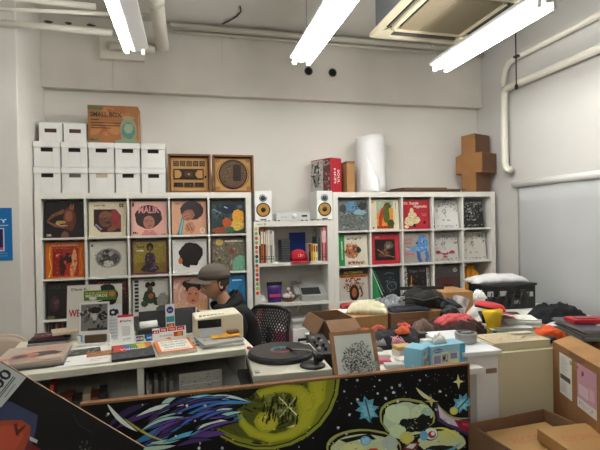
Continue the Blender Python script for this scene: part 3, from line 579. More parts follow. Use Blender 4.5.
speaker(1.958, 'left white loudspeaker with a tan cone, on the narrow bookcase')
speaker(2.568, 'right white loudspeaker with a tan cone, on the narrow bookcase')
am = thing('amplifier', 'small silver amplifier with a round knob between the loudspeakers', 'amplifier', (2.255, .03, BT+.001))
MB().box(-.165, .165, .004, .22, .01, .078).build('casing', SILVER, am, bev=.003); MB().box(-.166, .166, 0, .004, .009, .079).build('front_plate', mat('front_silver', '#d9d9d7', .4, .1), am, bev=.001)
MB().lathe([(.024, -.001), (.024, .012), (.021, .015), (0, .015)], 28, TR(.01, 0, .045) @ RX(math.pi/2)).build('volume_knob', SILVER, am, smooth=True)
MB().box(.085, .14, -.001, .0005, .038, .056).build('display', BLACK, am)
for k in range(3): MB().cyl(.004, .006, 10, TR(-.115+k*.022, .001, .038) @ RX(math.pi/2)).build('button', DARK, am)
for sx in (-.14, .14):
    for y in (.02, .2): MB().cyl(.011, .0095, 10, TR(sx, y, 0)).build('foot', BLACK, am)
# box sets and roll on the right shelf
sp = thing('record_box', 'tall red record box with white spine lettering, standing askew on the right shelf', 'box', (2.645, .03, TOP+.001), (0, 0, R(25)))
MB().box(0, .148, 0, .30, 0, .345).build('box_body', mat('box_red', '#b3222f', .45), sp, bev=.002)
card('spine_print', .13, .33, .0005, '#b3222f', [('t', 'HI-FI', .25, .72, .46, .20, '#efe3e0', -90), ('t', 'JAZZ', .42, .5, .2, .07, '#efe3e0', -90), ('t', 'SOUL', .62, .68, .42, .22, '#efe3e0', -90)], m=PRINT, parent=sp, loc=(.074, -.001, .006))
card('side_picture', .296, .33, .0005, '#b9b7b0', [('r', .62, 0, 1, 1, '#6d3a3c'), ('n', .6, 0, 1, 1, 30, ['#3a2c2e', '#8f5a58', '#b9a8a0'], .02, .06, 3), ('w', .3, .5, .16, .36, '#2b2a2a', .12, 2), ('w', .3, .52, .07, .26, '#8d8b86', .15, 4), ('n', .02, .02, .6, .98, 50, ['#4b4a48', '#8b8984', '#dad8d2'], .02, .06, 5)], m=PRINT, parent=sp, loc=(-.001, .15, .006), rot=(0, 0, R(-90)))
bb = thing('cardboard_box', 'slim brown cardboard box standing against the red record box', 'box', (2.868, .06, TOP+.001))
MB().box(-.042, .042, 0, .30, 0, .315).build('box_body', CARD, bb, bev=.002); MB().box(-.043, .043, -.001, .301, .29, .317).build('lid', CARDD, bb, bev=.002)
rl = thing('paper_roll', 'big roll of glossy white film standing on the right shelf', 'roll', (3.145, .21, TOP+.001))
MB().grid(lambda u, v: ((.145+.012*u*.9)*math.cos(u*9.6-2.2)*(1+.02*math.sin(v*3+u*2)), (.145+.012*u*.9)*math.sin(u*9.6-2.2), v*.59+.012*math.sin(u*9)*(v if v > .5 else 0)), 90, 6).build('film', mat('white_film', '#e9e9ea', .25), rl, smooth=True, solid=.002)
MB().lathe([(.11, .01), (.11, .575), (.13, .575), (.13, .01), (.11, .01)], 30).build('roll_core', mat('roll_inner', '#dadadb', .4), rl, smooth=True)
MB().grid(lambda u, v: (.03-.17*math.cos(.3+u*1.2)-.03*u*(1-v), -.165*math.sin(.3+u*1.2)-.01-.05*(1-v)*u, .002+v*(.52-.4*u)), 16, 10).build('loose_edge', mat('white_film', '#e9e9ea', .25), rl, smooth=True, solid=.0015)
fb = thing('flattened_box', 'flattened dark cardboard boxes lying on the right shelf', 'box', (3.72, .16, TOP+.001))
MB().slab([(-.43, -.14), (.36, -.15), (.38, .14), (-.40, .15)], 0, .022).build('lower_sheet', mat('sheet_dark', '#4d3b2e', .85), fb); MB().slab([(-.30, -.15), (.20, -.15), (.22, .1), (-.33, .12)], .022, .045).build('upper_sheet', mat('sheet_brown', '#6d5138', .85), fb, bev=.002)
MB().slab([(.1, -.16), (.44, -.12), (.42, .12), (.12, .1)], .0225, .032).build('side_sheet', CARDD, fb)
cx = thing('cardboard_cross', 'thick cross made of brown cardboard boxes, standing on the right shelf', 'box', (4.365, .14, TOP+.001), (0, 0, R(-68)))
CR = mat('cross_cardboard', '#94693f', .85, var=.1, scale=10); CS = mat('cross_shadow_side', '#7c5738', .85, var=.25, scale=6)
b = MB().prism([(-.09, 0), (.085, 0), (.085, .21), (.16, .21), (.16, .42), (.085, .42), (.075, .63), (-.085, .62), (-.085, .42), (-.16, .40), (-.16, .20), (-.09, .21)], -.14, .14)
b.build('cross_body', CR, cx, bev=.002)
for z0, z1, x in ((.43, .62, .086), (.22, .41, .161), (.01, .2, .086)): MB().box(x, x+.0015, -.128, .128, z0, z1).box(x+.0015, x+.002, -.005, .005, z0, z1).build('side_shade_tape', mat('shade_brown_tape', '#6a4a33', .5, var=.2, scale=5), cx)  # darker sheets put the side's shade into colour, with a narrow tape strip

# ================================================================== IN THE BOOKCASE
def book(x, z, w, h, d, col, label, group, lean=0, y=.03, name='book', cat='book', cols=None):
    t = card(name, w, h, d, col, [('r', .15, .55, .85, .9, (cols or '#d8d2c4')), ('r', .2, .1, .8, .14, '#222222'), ('r', .25, .18, .75, .21, '#222222')], side='#cfcabd', m=PRINT, loc=(x, y+d/2, z+.001), rot=(0, R(lean), 0)); return tag(t, label, cat, group)
Z1, Z2, Z3 = 1.166, .776, .351
bks = [(.012, .30, '#2c2a28', 'thin black sleeve at the left end of the top bookcase shelf'), (.020, .335, '#a85a32', 'tall orange-brown book on the top bookcase shelf'), (.016, .33, '#7c3f28', 'tall rust-brown book beside the orange-brown one'),
       (.012, .31, '#b9a58c', 'tan slim book right of the rust-brown one'), (.018, .315, '#c9c4bc', 'pale grey tall book leaning on the top bookcase shelf'), (.014, .31, '#8b8680', 'grey tall book leaning in the top bookcase shelf'), (.016, .30, '#d6d2ca', 'white tall book, last of the leaning ones')]
x = 1.913
for i, (w_, h_, c_, l_) in enumerate(bks):
    w2 = w_*1.35; x += w2/2; book(x, Z1, w2-.001, h_, .22, c_, l_, 'tall books on the bookcase'); x += w2/2+.0008
def media(x, z, w, n, c, label, group, y=.05, h=.024, d=.16):
    for i in range(n):
        o = tag(MB().box(-w/2, w/2, 0, d, 0, h-.001).build('tape_case', mat('case_'+c, c, .35), bev=.002, loc=(x+.002*math.sin(i*7), y, z+.001+i*h)), label, 'case', group)
media(2.18, Z1, .085, 9, '#3f4144', 'dark plastic case in the stack left of the red cap', 'dark cases left of the caps')
media(2.53, Z1, .075, 10, '#4a4d52', 'dark plastic case in the stack right of the yellow books', 'dark cases right of the caps')
book(2.34, Z1, .17, .28, .012, '#1d3f8c', 'blue sleeve standing behind the caps', 'tall books on the bookcase', y=.235, cols='#1d3f8c')
def cap(label, loc, rot, crown, brim, badge=None, name='cap', group=None, s=1.0, parent=None):
    t = thing(name, label, 'cap', loc, rot, group) if parent is None else None
    if parent is not None:
        t = bpy.data.objects.new(name, None); C.objects.link(t); t.parent = parent; t.location = loc; t.rotation_euler = rot
    n = 26
    pr = [(.094, 0), (.096, .03), (.092, .06), (.078, .085), (.05, .105), (.02, .113), (0, .114)]
    MB().lathe([(r*s, z*s) for r, z in pr], n).build('crown', crown, t, smooth=True, solid=.002)
    def f(u, v):
        a = (u-.5)*2.3; r0 = .094*s; r1 = r0+(.078*s)*math.cos(a*.62)**.6
        r = r0+(r1-r0)*v; x, y = r*math.sin(a), -r*math.cos(a)
        return (x, y, .004*s+.0-.012*s*v-.016*s*(abs(math.sin(a))**2))
    MB().grid(f, 20, 4).build('brim', brim, t, smooth=True, solid=.003)
    MB().lathe([(.008*s, .113*s), (.006*s, .118*s), (0, .119*s)], 10).build('button', crown, t, smooth=True)
    return t
RED = mat('cap_red', '#b5192a', .8, var=.06, scale=30, bump=.1)
c1 = cap('red cap with a pale emblem on the top bookcase shelf', (2.312, .10, Z1+.016), (R(4), 0, R(4)), RED, RED, s=.88)
card('emblem', .06, .05, .001, '#b5192a', [('ne', .5, .5, .45, .42, 40, ['#e5b9b6'], .03, .08, 3)], m=PRINT, parent=c1, loc=(0, -.088, .028), rot=(R(-10), 0, 0))
for i, (w_, h_, c_, k_) in enumerate(((.022, .17, '#2b2b2b', 'black'), (.02, .175, '#d08a2c', 'orange'), (.022, .17, '#e2c23c', 'yellow'), (.022, .168, '#ded9c6', 'cream'))):
    book(2.412+i*.0235, Z1, w_, h_, .12, c_, f'{k_} small book standing right of the red cap', 'small books on the bookcase', y=.02, cols='#8a4c2c')
for i, (c_, k_) in enumerate((('#8e2b34', 'dark red'), ('#d68a94', 'pink'), ('#b93a4a', 'crimson'))): book(2.567+.0-i*0+i*.0, Z1, .001, .001, .001, c_, '', '') if 0 else book(2.556+(i-1)*.0165+.0, Z1, .0155, .33, .2, c_, f'{k_} tall book at the right end of the top bookcase shelf', 'tall books on the bookcase', y=.012, cols='#e6c6c6')
# second shelf
pk = thing('snack_bag', 'purple and black foil bag on the second bookcase shelf', 'bag', (2.065, .08, Z2))
MB().grid(lambda u, v: ((u-.5)*.13*(1+.15*v), -.028*math.sin(u*math.pi)*math.sin(max(.02, min(1, v*1.1))*math.pi)**.6, v*.19), 10, 12).grid(lambda u, v: ((u-.5)*.13*(1+.15*v), .028*math.sin(u*math.pi)*math.sin(max(.02, min(1, v*1.1))*math.pi)**.6, v*.19), 10, 12).build('bag_foil', mat('foil_purple', '#4b2f7c', .3, .2, var=.5, scale=9), pk, smooth=True)
MB().box(-.075, .075, -.006, .006, .165, .2).build('bag_seal', BLACK, pk, bev=.002)
MB().box(-.055, .055, -.030, -.028, .055, .085).build('bag_label', mat('bag_pink', '#c0467a', .4), pk, bev=.001)
def lump(name, label, cat, loc, w, d, h, m, seed, rz=0, rough=.35, group=None, parent=None, nu=26):
    of = Vector((seed*3.1, seed*1.7, seed*.9))
    def f(u, v):
        x, y = (u-.5), (v-.5); e = max(0, 1-(abs(2*x)**2.6))*max(0, 1-(abs(2*y)**2.6))
        n = noise.noise(Vector((x*4, y*4, 0))+of); n2 = noise.noise(Vector((x*11, y*11, 3))+of)
        return (x*w*(1+.14*n), y*d*(1+.14*n2), max(0, h*(e**.5)*(1+rough*n+rough*1.3*(.28-abs(n2))+rough*.5*noise.noise(Vector((x*19, y*7, 8))+of))))
    mb = MB().grid(f, nu, nu); mb.grid(lambda u, v: (f(u, v)[0], f(u, v)[1], 0), nu, nu)
    bmesh.ops.remove_doubles(mb.bm, verts=mb.bm.verts, dist=1e-5)
    o = mb.build(name, m, parent, smooth=True, loc=loc, rot=(0, 0, rz))
    return tag(o, label, cat, group) if parent is None else o
t = thing('flower_basket', 'basket of crumpled white paper flowers on the second bookcase shelf', 'basket', (2.21, .11, Z2))
MB().lathe([(0, 0), (.05, 0), (.075, .03), (.078, .035), (.07, .035), (.045, .008), (0, .008)], 20).build('basket', mat('basket_brown', '#6d4a2c', .7), t, smooth=True)
rd = random.Random(3)
for i in range(16):
    a = rd.uniform(0, 6.28); q = rd.uniform(0, .055); z = .04+.09*(1-q/.06)*rd.random()
    mb = MB().lathe([(0, -.015), (.014, -.008), (.019, .004), (.012, .014), (0, .017)], 7, TR(q*math.cos(a), q*math.sin(a), z) @ RX(rd.uniform(-1, 1)))
    mb.build('flower', mat('flower_white', '#dddad8', .8) if i % 5 else mat('flower_pink', '#c99aa6', .8), t)
fx = thing('fax_machine', 'grey telephone fax machine on the second bookcase shelf', 'fax', (2.46, .02, Z2+.001), (0, 0, R(-2)))
FXM = mat('fax_grey', '#a8a9a6', .45)
MB().prism([(0, 0), (.22, 0), (.22, .15), (.13, .13), (0, .055)], -.135, .135, TR(0, 0, 0) @ RZ(math.pi/2)).build('fax_body', FXM, fx, bev=.006)
MB().box(-.11, .11, 0, .006, 0, .11, TR(.01, .16, .13) @ RX(-.5)).build('paper_tray', mat('tray_grey', '#bdbdb9', .4), fx, bev=.003)
MB().prism([(.015, .064), (.10, .115), (.098, .119), (.013, .068)], -.06, .125, RZ(math.pi/2)).build('keypad', DARK, fx)
MB().box(-.03, .03, -.012, .012, 0, .25, TR(-.16, .06, .06) @ RX(-1.1)).build('handset', FXM, fx, bev=.008)
for i in range(10): MB().box(-.10+.018*(i % 5), -.088+.018*(i % 5), 0, .004, 0, .010, TR(.02, .035+.022*(i//5), .078+.014*(i//5)) @ RX(-1.0)).build('key', GREY, fx)
pipe('cable', 'white coiled telephone cable hanging over the second bookcase shelf', [(2.28+.012*math.cos(k*.9), -.006-.004*math.sin(k*.9), Z2+.06-.013*k) for k in range(12)], .003, WHITE, 'cable', seg=6)
lump('crumpled_paper', 'crumpled white wrapping at the left end of the second bookcase shelf', 'paper', (1.955, .15, Z2), .075, .1, .05, PAPER, 4, rough=.9)
# third shelf: printer and pink box
pr = thing('printer', 'white printer on the lower bookcase shelf', 'printer', (2.40, .015, Z3+.001))
MB().box(-.17, .19, .02, .26, 0, .16).box(-.165, .185, .03, .26, .16, .205).build('printer_body', WHITE, pr, bev=.01)
MB().box(-.12, .14, .005, .0205, .03, .065).build('output_slot', BLACK, pr); MB().box(-.11, .13, -.03, .02, .035, .04).build('output_tray', WHITE, pr, bev=.001)
MB().box(.09, .17, .016, .0205, .10, .14).build('display', DARK, pr); MB().box(-.17, .19, .02, .25, .2055, .225).build('scanner_lid', GREY, pr, bev=.004)
tag(MB().box(-.17, .15, 0, .2, 0, .02).build('paper_stack', PAPER, bev=.001, loc=(2.40, .03, Z3+.232)), 'stack of white paper lying on top of the lower shelf printer', 'paper')
t = thing('pink_box', 'white and magenta paper carton beside the lower shelf printer', 'box', (2.12, .01, Z3+.001))
MB().box(-.06, .07, 0, .16, 0, .15).build('box_body', mat('magenta_card', '#c63a72', .5), t, bev=.002); MB().prism([(-.06, .151), (.07, .151), (-.04, .23)], .0, .15).build('box_flap', PAPER, t)

# ================================================================== PERSON
SKIN = mat('skin', '#b98a6c', .55, var=.04, scale=20); HOOD = mat('black_cotton', '#131315', .9, var=.2, scale=40, bump=.15)
def skin_mesh(verts, edges, root=0, sub=2):
    me = bpy.data.meshes.new('sk'); me.from_pydata([v[0] for v in verts], edges, []); o = bpy.data.objects.new('sk', me); C.objects.link(o)
    o.modifiers.new('s', 'SKIN'); lay = me.skin_vertices[0].data
    for i, v in enumerate(verts):
        r = v[1]; lay[i].radius = r if isinstance(r, tuple) else (r, r); lay[i].use_root = i == root
    m = o.modifiers.new('u', 'SUBSURF'); m.levels = sub; m.render_levels = sub
    dg = bpy.context.evaluated_depsgraph_get(); dg.update(); out = bpy.data.meshes.new_from_object(o.evaluated_get(dg))
    bpy.data.objects.remove(o); return out
def chain(V, E, start, pts):
    p = start
    for q in pts: V.append(q); E.append((p, len(V)-1)); p = len(V)-1
    return p
# local frame: the man faces -X ; origin on the floor under his seat
HEADM = TR(-.100, 0, 1.122) @ RZ(R(12)) @ RY(R(-20))     # head leaning forward, looking down
def g(x, c, s): return math.exp(-((x-c)/s)**2)
def head_verts(u, v):
    th = u*2*math.pi; ph = v*math.pi; x = math.cos(th)*math.sin(ph); y = math.sin(th)*math.sin(ph); z = math.cos(ph)
    # face towards +x here, turned round later
    X = .098*x*(1+.03*z); Y = .076*y*(1-.12*max(0, -z)); Z = .118*z
    if x > 0:
        f = x**.6
        X *= 1+.02*g(z, .25, .2)
        X += f*(.021*g(y, 0, .17)*g(z, -.14, .13)+.012*g(y, 0, .13)*g(z, .05, .18))                 # nose tip and bridge
        X -= f*.011*(g(y, .38, .17)+g(y, -.38, .17))*g(z, .08, .11)                                # eye sockets
        X += f*.004*g(y, 0, .5)*g(z, .25, .08)                                                   # brow
        X += f*(.007*g(y, 0, .28)*(g(z, -.42, .05)+g(z, -.52, .055)))-f*.003*g(z, -.47, .02)*g(y, 0, .3)   # lips
        X += f*.012*g(y, 0, .35)*g(z, -.78, .16); X -= f*.006*g(z, -.62, .06)*g(y, 0, .4)           # chin
    if z < -.3: Y *= 1-.22*(-z-.3); X -= .012*(-z-.3)*(1 if x > 0 else -2.0)
    return Vector((-X, Y, Z))
def build_person():
    t = thing('person', 'man in a grey cap and black hooded sweatshirt sitting behind the counter, looking down', 'person', (1.545, -.935, .0), (0, 0, R(4)))
    V = []; E = []
    V.append(((.06, 0, .52), (.13, .10)))
    ch = chain(V, E, 0, [((.06, 0, .62), (.135, .10)), ((.045, 0, .76), (.15, .10)), ((.015, 0, .88), (.13, .09)), ((-.02, 0, .96), (.055, .055)), ((-.055, 0, 1.03), (.052, .052)), ((-.085, 0, 1.075), (.05, .05))])
    for s in (-1, 1):
        k = chain(V, E, 3, [((0, s*.17, .90), .055), ((-.06, s*.20, .68), .042), ((-.20, s*.17, .80), .034) if 0 else ((-.17, s*.19, .775), .036), ((-.27, s*.15, .925), .026)])
        p = chain(V, E, k, [((-.33, s*.13, .935), (.03, .014)), ((-.365, s*.125, .935), (.032, .012))])
        for j, (dy, L) in enumerate(((-.03, .055), (-.010, .066), (.010, .062), (.03, .05))):
            chain(V, E, p, [((-.385, s*.125+dy, .933), .009), ((-.385-L*.5, s*.125+dy*1.15, .928), .0085), ((-.385-L*.85, s*.125+dy*1.2, .914), .0075)])
        chain(V, E, k, [((-.31, s*.13-s*.032, .93), .011), ((-.34, s*.13-s*.055, .924), .010), ((-.362, s*.13-s*.060, .918), .0085)])
        k = chain(V, E, 0, [((.02, s*.09, .50), .085), ((-.38, s*.13, .49), .06), ((-.36, s*.13, .10), .042), ((-.44, s*.14, .05), (.035, .03)), ((-.53, s*.14, .035), (.035, .02))])
    body = skin_mesh(V, E)
    bm = bmesh.new(); bm.from_mesh(body)
    mb = MB(); mb.T = HEADM; mb.grid(head_verts, 56, 44); bmesh.ops.remove_doubles(mb.bm, verts=mb.bm.verts, dist=1e-5)
    for s in (-1, 1):      # ears
        mb.lathe([(0, -.010), (.020, -.006), (.024, .002), (.017, .007), (.010, .002), (0, .001)], 14, TR(.012, s*.077, -.008) @ RZ(s*R(-18)) @ RX(-s*math.pi/2) @ Matrix.Diagonal((.75, 1.35, 1, 1)))
    hm = bpy.data.meshes.new('h'); mb.bm.to_mesh(hm); mb.bm.free(); bm.from_mesh(hm)
    me = bpy.data.meshes.new('body'); bm.to_mesh(me); bm.free()
    tmp = bpy.data.objects.new('tmp', me); C.objects.link(tmp); r = tmp.modifiers.new('r', 'REMESH'); r.mode = 'VOXEL'; r.voxel_size = .0042; r.use_smooth_shade = True
    sm = tmp.modifiers.new('sm', 'SMOOTH'); sm.factor = .4; sm.iterations = 2
    dg = bpy.context.evaluated_depsgraph_get(); dg.update(); out = bpy.data.meshes.new_from_object(tmp.evaluated_get(dg)); bpy.data.objects.remove(tmp)
    out.materials.clear(); out.materials.append(SKIN); b = bpy.data.objects.new('body', out); C.objects.link(b); b.parent = t
    # clothes
    def cloth(name, V, E, m, sub=2):
        q = skin_mesh(V, E, 0, sub); q.materials.append(m); o = bpy.data.objects.new(name, q); C.objects.link(o); o.parent = t
        for p in q.polygons: p.use_smooth = True
        return o
    V = [((.065, 0, .48), (.19, .14))]; E = []
    chain(V, E, 0, [((.09, 0, .62), (.20, .16)), ((.085, 0, .76), (.20, .16)), ((.055, 0, .88), (.18, .14)), ((.02, 0, .95), (.12, .10))])
    for s in (-1, 1): chain(V, E, 3, [((.035, s*.175, .89), .095), ((-.03, s*.22, .70), .075), ((-.17, s*.20, .79), .058), ((-.255, s*.16, .905), .042)])
    hd = cloth('hoodie', V, E, HOOD)
    # the hood lying behind the neck and round the collar
    mb = MB()
    mb.grid(lambda u, v: Vector(((.115+.030*math.sin(v*math.pi)-.02*v)*math.cos((u-.5)*4.6)-.035, (.105+.030*math.sin(v*math.pi)-.015*v)*math.sin((u-.5)*4.6), .925+v*(.055+.085*max(0, math.cos((u-.5)*4.6)))+.012*math.sin(v*math.pi))), 30, 12)
    mb.grid(lambda u, v: Vector(((.09-.018*v)*math.cos((u-.5)*4.6)-.045, (.085-.010*v)*math.sin((u-.5)*4.6), .985+.085*max(0, math.cos((u-.5)*4.6))-v*.07)), 30, 6)
    mb.build('hood', HOOD, hd, smooth=True, solid=.012)
    V = [((.06, 0, .50), (.17, .12))]; E = []
    for s in (-1, 1): chain(V, E, 0, [((.02, s*.10, .50), .105), ((-.38, s*.135, .49), .08), ((-.36, s*.135, .14), .06), ((-.355, s*.135, .09), .062)])
    cloth('trousers', V, E, mat('dark_denim', '#23262e', .85))
    for s in (-1, 1):
        mb = MB().grid(lambda u, v: Vector((-.33-.24*v+.02*0, s*.14+.048*math.cos(u*6.283)*(1-.25*v*v), .05+.046*math.sin(u*6.283)*(1-.45*v) )), 16, 8); mb.build('shoe', BLACK, t, smooth=True, solid=.004)
    # hair
    HAIR = mat('black_hair', '#2b211c', .7, bump=.4, scale=90)
    mb = MB(); mb.T = HEADM
    def hair(u, v):
        th = R(88)+u*R(184); ph = v*R(116-(10 if abs(u-.5) < .35 else 0)); d = head_verts(th/(2*math.pi), ph/math.pi); return Vector((d.x*1.045+.001, d.y*1.06, d.z*1.05+.001))
    mb.grid(hair, 30, 20).build('hair', HAIR, t, smooth=True, solid=.004)
    for s in (-1, 1):
        mb = MB(); mb.T = HEADM; mb.lathe([(0, -.009), (.005, -.007), (.0065, 0), (.005, .007), (0, .009)], 12, TR(-.0825, s*.030, .004) @ Matrix.Diagonal((.8, 1.3, .5, 1))); mb.build('eye', mat('eye_dark', '#2a1d18', .3), t, smooth=True)
        mb = MB(); mb.T = HEADM; mb.tube([(-.094, s*.016, .026), (-.094, s*.028, .031), (-.087, s*.043, .028)], [.0025, .0032, .002], 8); mb.build('eyebrow', HAIR, t, smooth=True)
    CAPM = mat('cap_grey_brown', '#5d544c', .85, var=.08, scale=40, bump=.1)
    k = cap('', (0, 0, 0), (0, 0, 0), CAPM, CAPM, parent=t)
    k.matrix_local = HEADM @ TR(.010, 0, .036) @ RY(R(19)) @ RZ(R(-90)) @ Matrix.Diagonal((.92, 1.2, .93, 1))
    card('cap_badge', .028, .022, .001, '#5b4fae', [('ring', .5, .5, .4, .4, .12, '#3a327c')], m=PRINT, parent=k, loc=(0, -.0975, .035), rot=(R(-12), 0, 0))
    return t
man = build_person()

# ---- office chair behind him
ch = thing('office_chair', 'black mesh office chair behind the man', 'chair', (1.68, -.93, 0), (0, 0, R(52)))
MB().box(-.24, .20, -.23, .23, .33, .385).build('seat', BLACK, ch, bev=.02)
mb = MB()
def bk(u, v):    # curved back, faces -X
    y = (u-.5)*.38*(1-.10*v); return Vector((.22+.10*v**2-.05*math.cos((u-.5)*2.6)+.05, y, .50+v*.385-.05*(abs(u-.5)*2)**4*v))
fr = [bk(0, i/12) for i in range(13)]+[bk(i/16, 1) for i in range(1, 17)]+[bk(1, 1-i/12) for i in range(1, 13)]+[bk(1-i/16, 0) for i in range(1, 16)]
MB().tube(fr, .013, 8, closed=True).build('back_frame', BLACK, ch, smooth=True)
mb = MB()
for i in range(-8, 25):
    for d in (1, -1):
        pts = [bk(min(1, max(0, (i+d*k*.8)/16)), k/12) for k in range(13) if 0 <= (i+d*k*.8)/16 <= 1]
        if len(pts) > 1: mb.tube(pts, .0056, 4)
mb.build('back_mesh', mat('chair_mesh', '#19191b', .6), ch)
MB().tube([(.16, 0, .345), (.27, 0, .40), (.30, 0, .60), (.32, 0, .72)], .02, 10).build('back_support', BLACK, ch, smooth=True)
MB().cyl(.028, .25, 16, TR(-.02, 0, .075)).build('gas_lift', DARK, ch, smooth=True)
for k in range(5):
    a = k*2*math.pi/5; l = MB().tube([(-.02, 0, .09), (-.02+.28*math.cos(a), .28*math.sin(a), .065)], [.025, .016], 8).build('leg', BLACK, ch, smooth=True)
    MB().cyl(.028, .04, 14, TR(-.02+.28*math.cos(a), .28*math.sin(a)-.02, .030) @ RX(-math.pi/2)).build('castor', BLACK, l, smooth=True)
tag(MB().tube([(1.80, -.765, .885), (1.795, -.775, .83), (1.79, -.78, .77)], .006, 6).build('ribbon', mat('ribbon_red', '#a32638', .6)), 'thin red ribbon hanging over the black chair back', 'ribbon')

# ================================================================== COUNTER
CT = .90; CA = R(7); CO = Matrix.Translation((.50, -2.0, 0)) @ RZ(CA)    # local: x along the front edge, y into the shop
def cp(x, y, z=CT): v = CO @ Vector((x, y, z)); return (v.x, v.y, v.z)
def crt(a=0, rx=0): return (rx, 0, CA+R(a))
ct = thing('counter', 'white shop counter with open compartments at its front', 'counter', (.50, -2.0, 0), (0, 0, CA))
CW, CD = 1.10, .66
MB().box(-.10, CW, -.012, CD, CT-.035, CT-.001).build('worktop', mat('counter_top', '#d9d7c6', .5), ct, bev=.003)
for x in (-.06, .52, CW-.045): MB().box(x, x+.03, .01, CD-.02, .0, CT-.036).build('upright', SHELF, ct, bev=.001)
for a, b in ((-.03, .52), (.55, CW-.045)):
    for zz in (.655, .28): MB().box(a, b, .02, CD-.02, zz, zz+.02).build('shelf_board', SHELF, ct)
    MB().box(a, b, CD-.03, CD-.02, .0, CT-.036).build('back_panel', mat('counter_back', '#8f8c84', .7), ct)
# items under the counter
rd = random.Random(12)
def small(x, w_, h_, c_, d=.12, lab='', gr='', y=.06, z=.676):
    o = tag(MB().box(-w_/2, w_/2, 0, d, 0, h_).build('small_box' if w_ > .03 else 'book', mat('goods_'+c_, c_, .5), bev=.0015, loc=cp(x, y, z), rot=crt()), lab, 'box' if w_ > .03 else 'book', gr)
seq = [(.012, .13, '#a83a2c'), (.014, .13, '#7c2c24'), (.010, .125, '#c9b8a0'), (.022, .15, '#c8cabf'), (.012, .14, '#2a2c2a'), (.034, .055, '#8e2f38'), (.03, .06, '#b7aab0'), (.016, .14, '#b5482c'), (.036, .06, '#4c3834'), (.034, .07, '#6f2f2a'), (.04, .05, '#3a3a3c'), (.034, .075, '#b7a58a'), (.03, .055, '#7b3d2c'), (.036, .07, '#2c2a2e')]
x = -.015; names = {}
for i, (w_, h_, c_) in enumerate(seq):
    small(x+w_/2, w_, h_, c_, lab='small goods standing in the left compartment under the counter', gr='goods in the left counter compartment'); x += w_+.0025
x = .56
for i in range(9):
    w_ = rd.uniform(.008, .02); small(x+w_/2, w_, rd.uniform(.08, .11), rd.choice(['#8a8880', '#5b5955', '#b4b1a8', '#3f3e3c']), lab='grey booklet standing in the right counter compartment', gr='booklets in the right counter compartment'); x += w_+.001
o = card('zine', .22, .11, .004, '#b3b2a8', [('n', .03, .1, .97, .9, 80, ['#55544f', '#8b8a83', '#6f6e68'], .01, .03, 5), ('r', .05, .48, .95, .53, '#d5d4cb')], m=PRINT, loc=cp(.83, .05, .677), rot=crt(0, R(-8))); tag(o, 'grey printed booklet leaning at the front of the right counter compartment', 'booklet')
# flat things on the counter
def flat(name, label, cat, x, y, w_, h_, t_, base, arts, a=0, z=CT, side=None, group=None, m=None):
    o = card(name, w_, h_, t_, base, arts, side, loc=cp(x, y, z+t_/2+.0004), rot=(R(-90), 0, CA+R(a)), m=m or PRINT); return tag(o, label, cat, group)
tx = lambda n, c, seed, s=.02: ('n', .06, .08, .94, .92, n, c, s*.4, s, seed)
flat('sheet', 'white sheet lying at the front left of the counter under the printed handbills', 'paper', .28, .03, .24, .35, .001, '#e4e3df', [], 5)
flat('record_sleeve', 'topmost sleeve of the flat record pile at the counter left, coral lettering over a face', 'record', .045, .06, .29, .31, .012, '#b9a695', [
    ('t', 'AMANDA MALLET', .2, .86, .7, .07, '#d0645c'), ('t', 'YELLOW 55', .32, .76, .5, .07, '#d0645c'), ('w', .62, .45, .28, .16, '#3f322e', .08, 2), ('w', .42, .45, .16, .12, '#c47a62', .1, 3), ('w', .3, .38, .12, .1, '#5a4238', .12, 5), ('l', [(.0, .3), (.3, .25), (.6, .3)], .06, '#c9685c'), ('n', 0, .05, .6, .35, 16, ['#d0847a', '#c2a090'], .02, .05, 4), ('w', .8, .2, .2, .12, '#c6b5a5', .1, 6)], -2, z=CT+.021, m=GLOSS)
flat('record_sleeve', 'lower record sleeve of the flat pile at the counter left', 'record', .048, .058, .30, .31, .010, '#8d8a86', [], 0, z=CT+.0105); flat('record_sleeve', 'bottom record sleeve of the flat pile at the counter left', 'record', .046, .056, .30, .31, .010, '#4f4e50', [], 1)
flat('handbill', 'white handbill with a black headline, beside the record pile', 'handbill', .235, .03, .13, .16, .001, '#e6e5e1', [('r', .1, .5, .4, .56, '#6a6a68')], 4, z=CT+.002)
flat('handbill', 'black and white patterned handbill behind the plain one', 'handbill', .265, .21, .17, .12, .001, '#55534f', [tx(50, ['#1d1d1d', '#b5b2aa', '#8b8880'], 3, .06)], 6, z=CT+.002)
flat('handbill', 'tan and brown handbill in the middle of the counter left half', 'handbill', .35, .15, .13, .09, .001, '#a97450', [tx(30, ['#7a4a30', '#c99a70', '#c4b59b'], 4, .06)], 3, z=CT+.0035)
flat('handbill', 'white handbill with orange lines beside the rainbow sleeve', 'handbill', .35, .02, .12, .12, .001, '#e4e1da', [('r', .15, .6, .8, .68, '#c9a080'), ('r', .15, .4, .5, .45, '#8b8a88')], 2, z=CT+.0035)
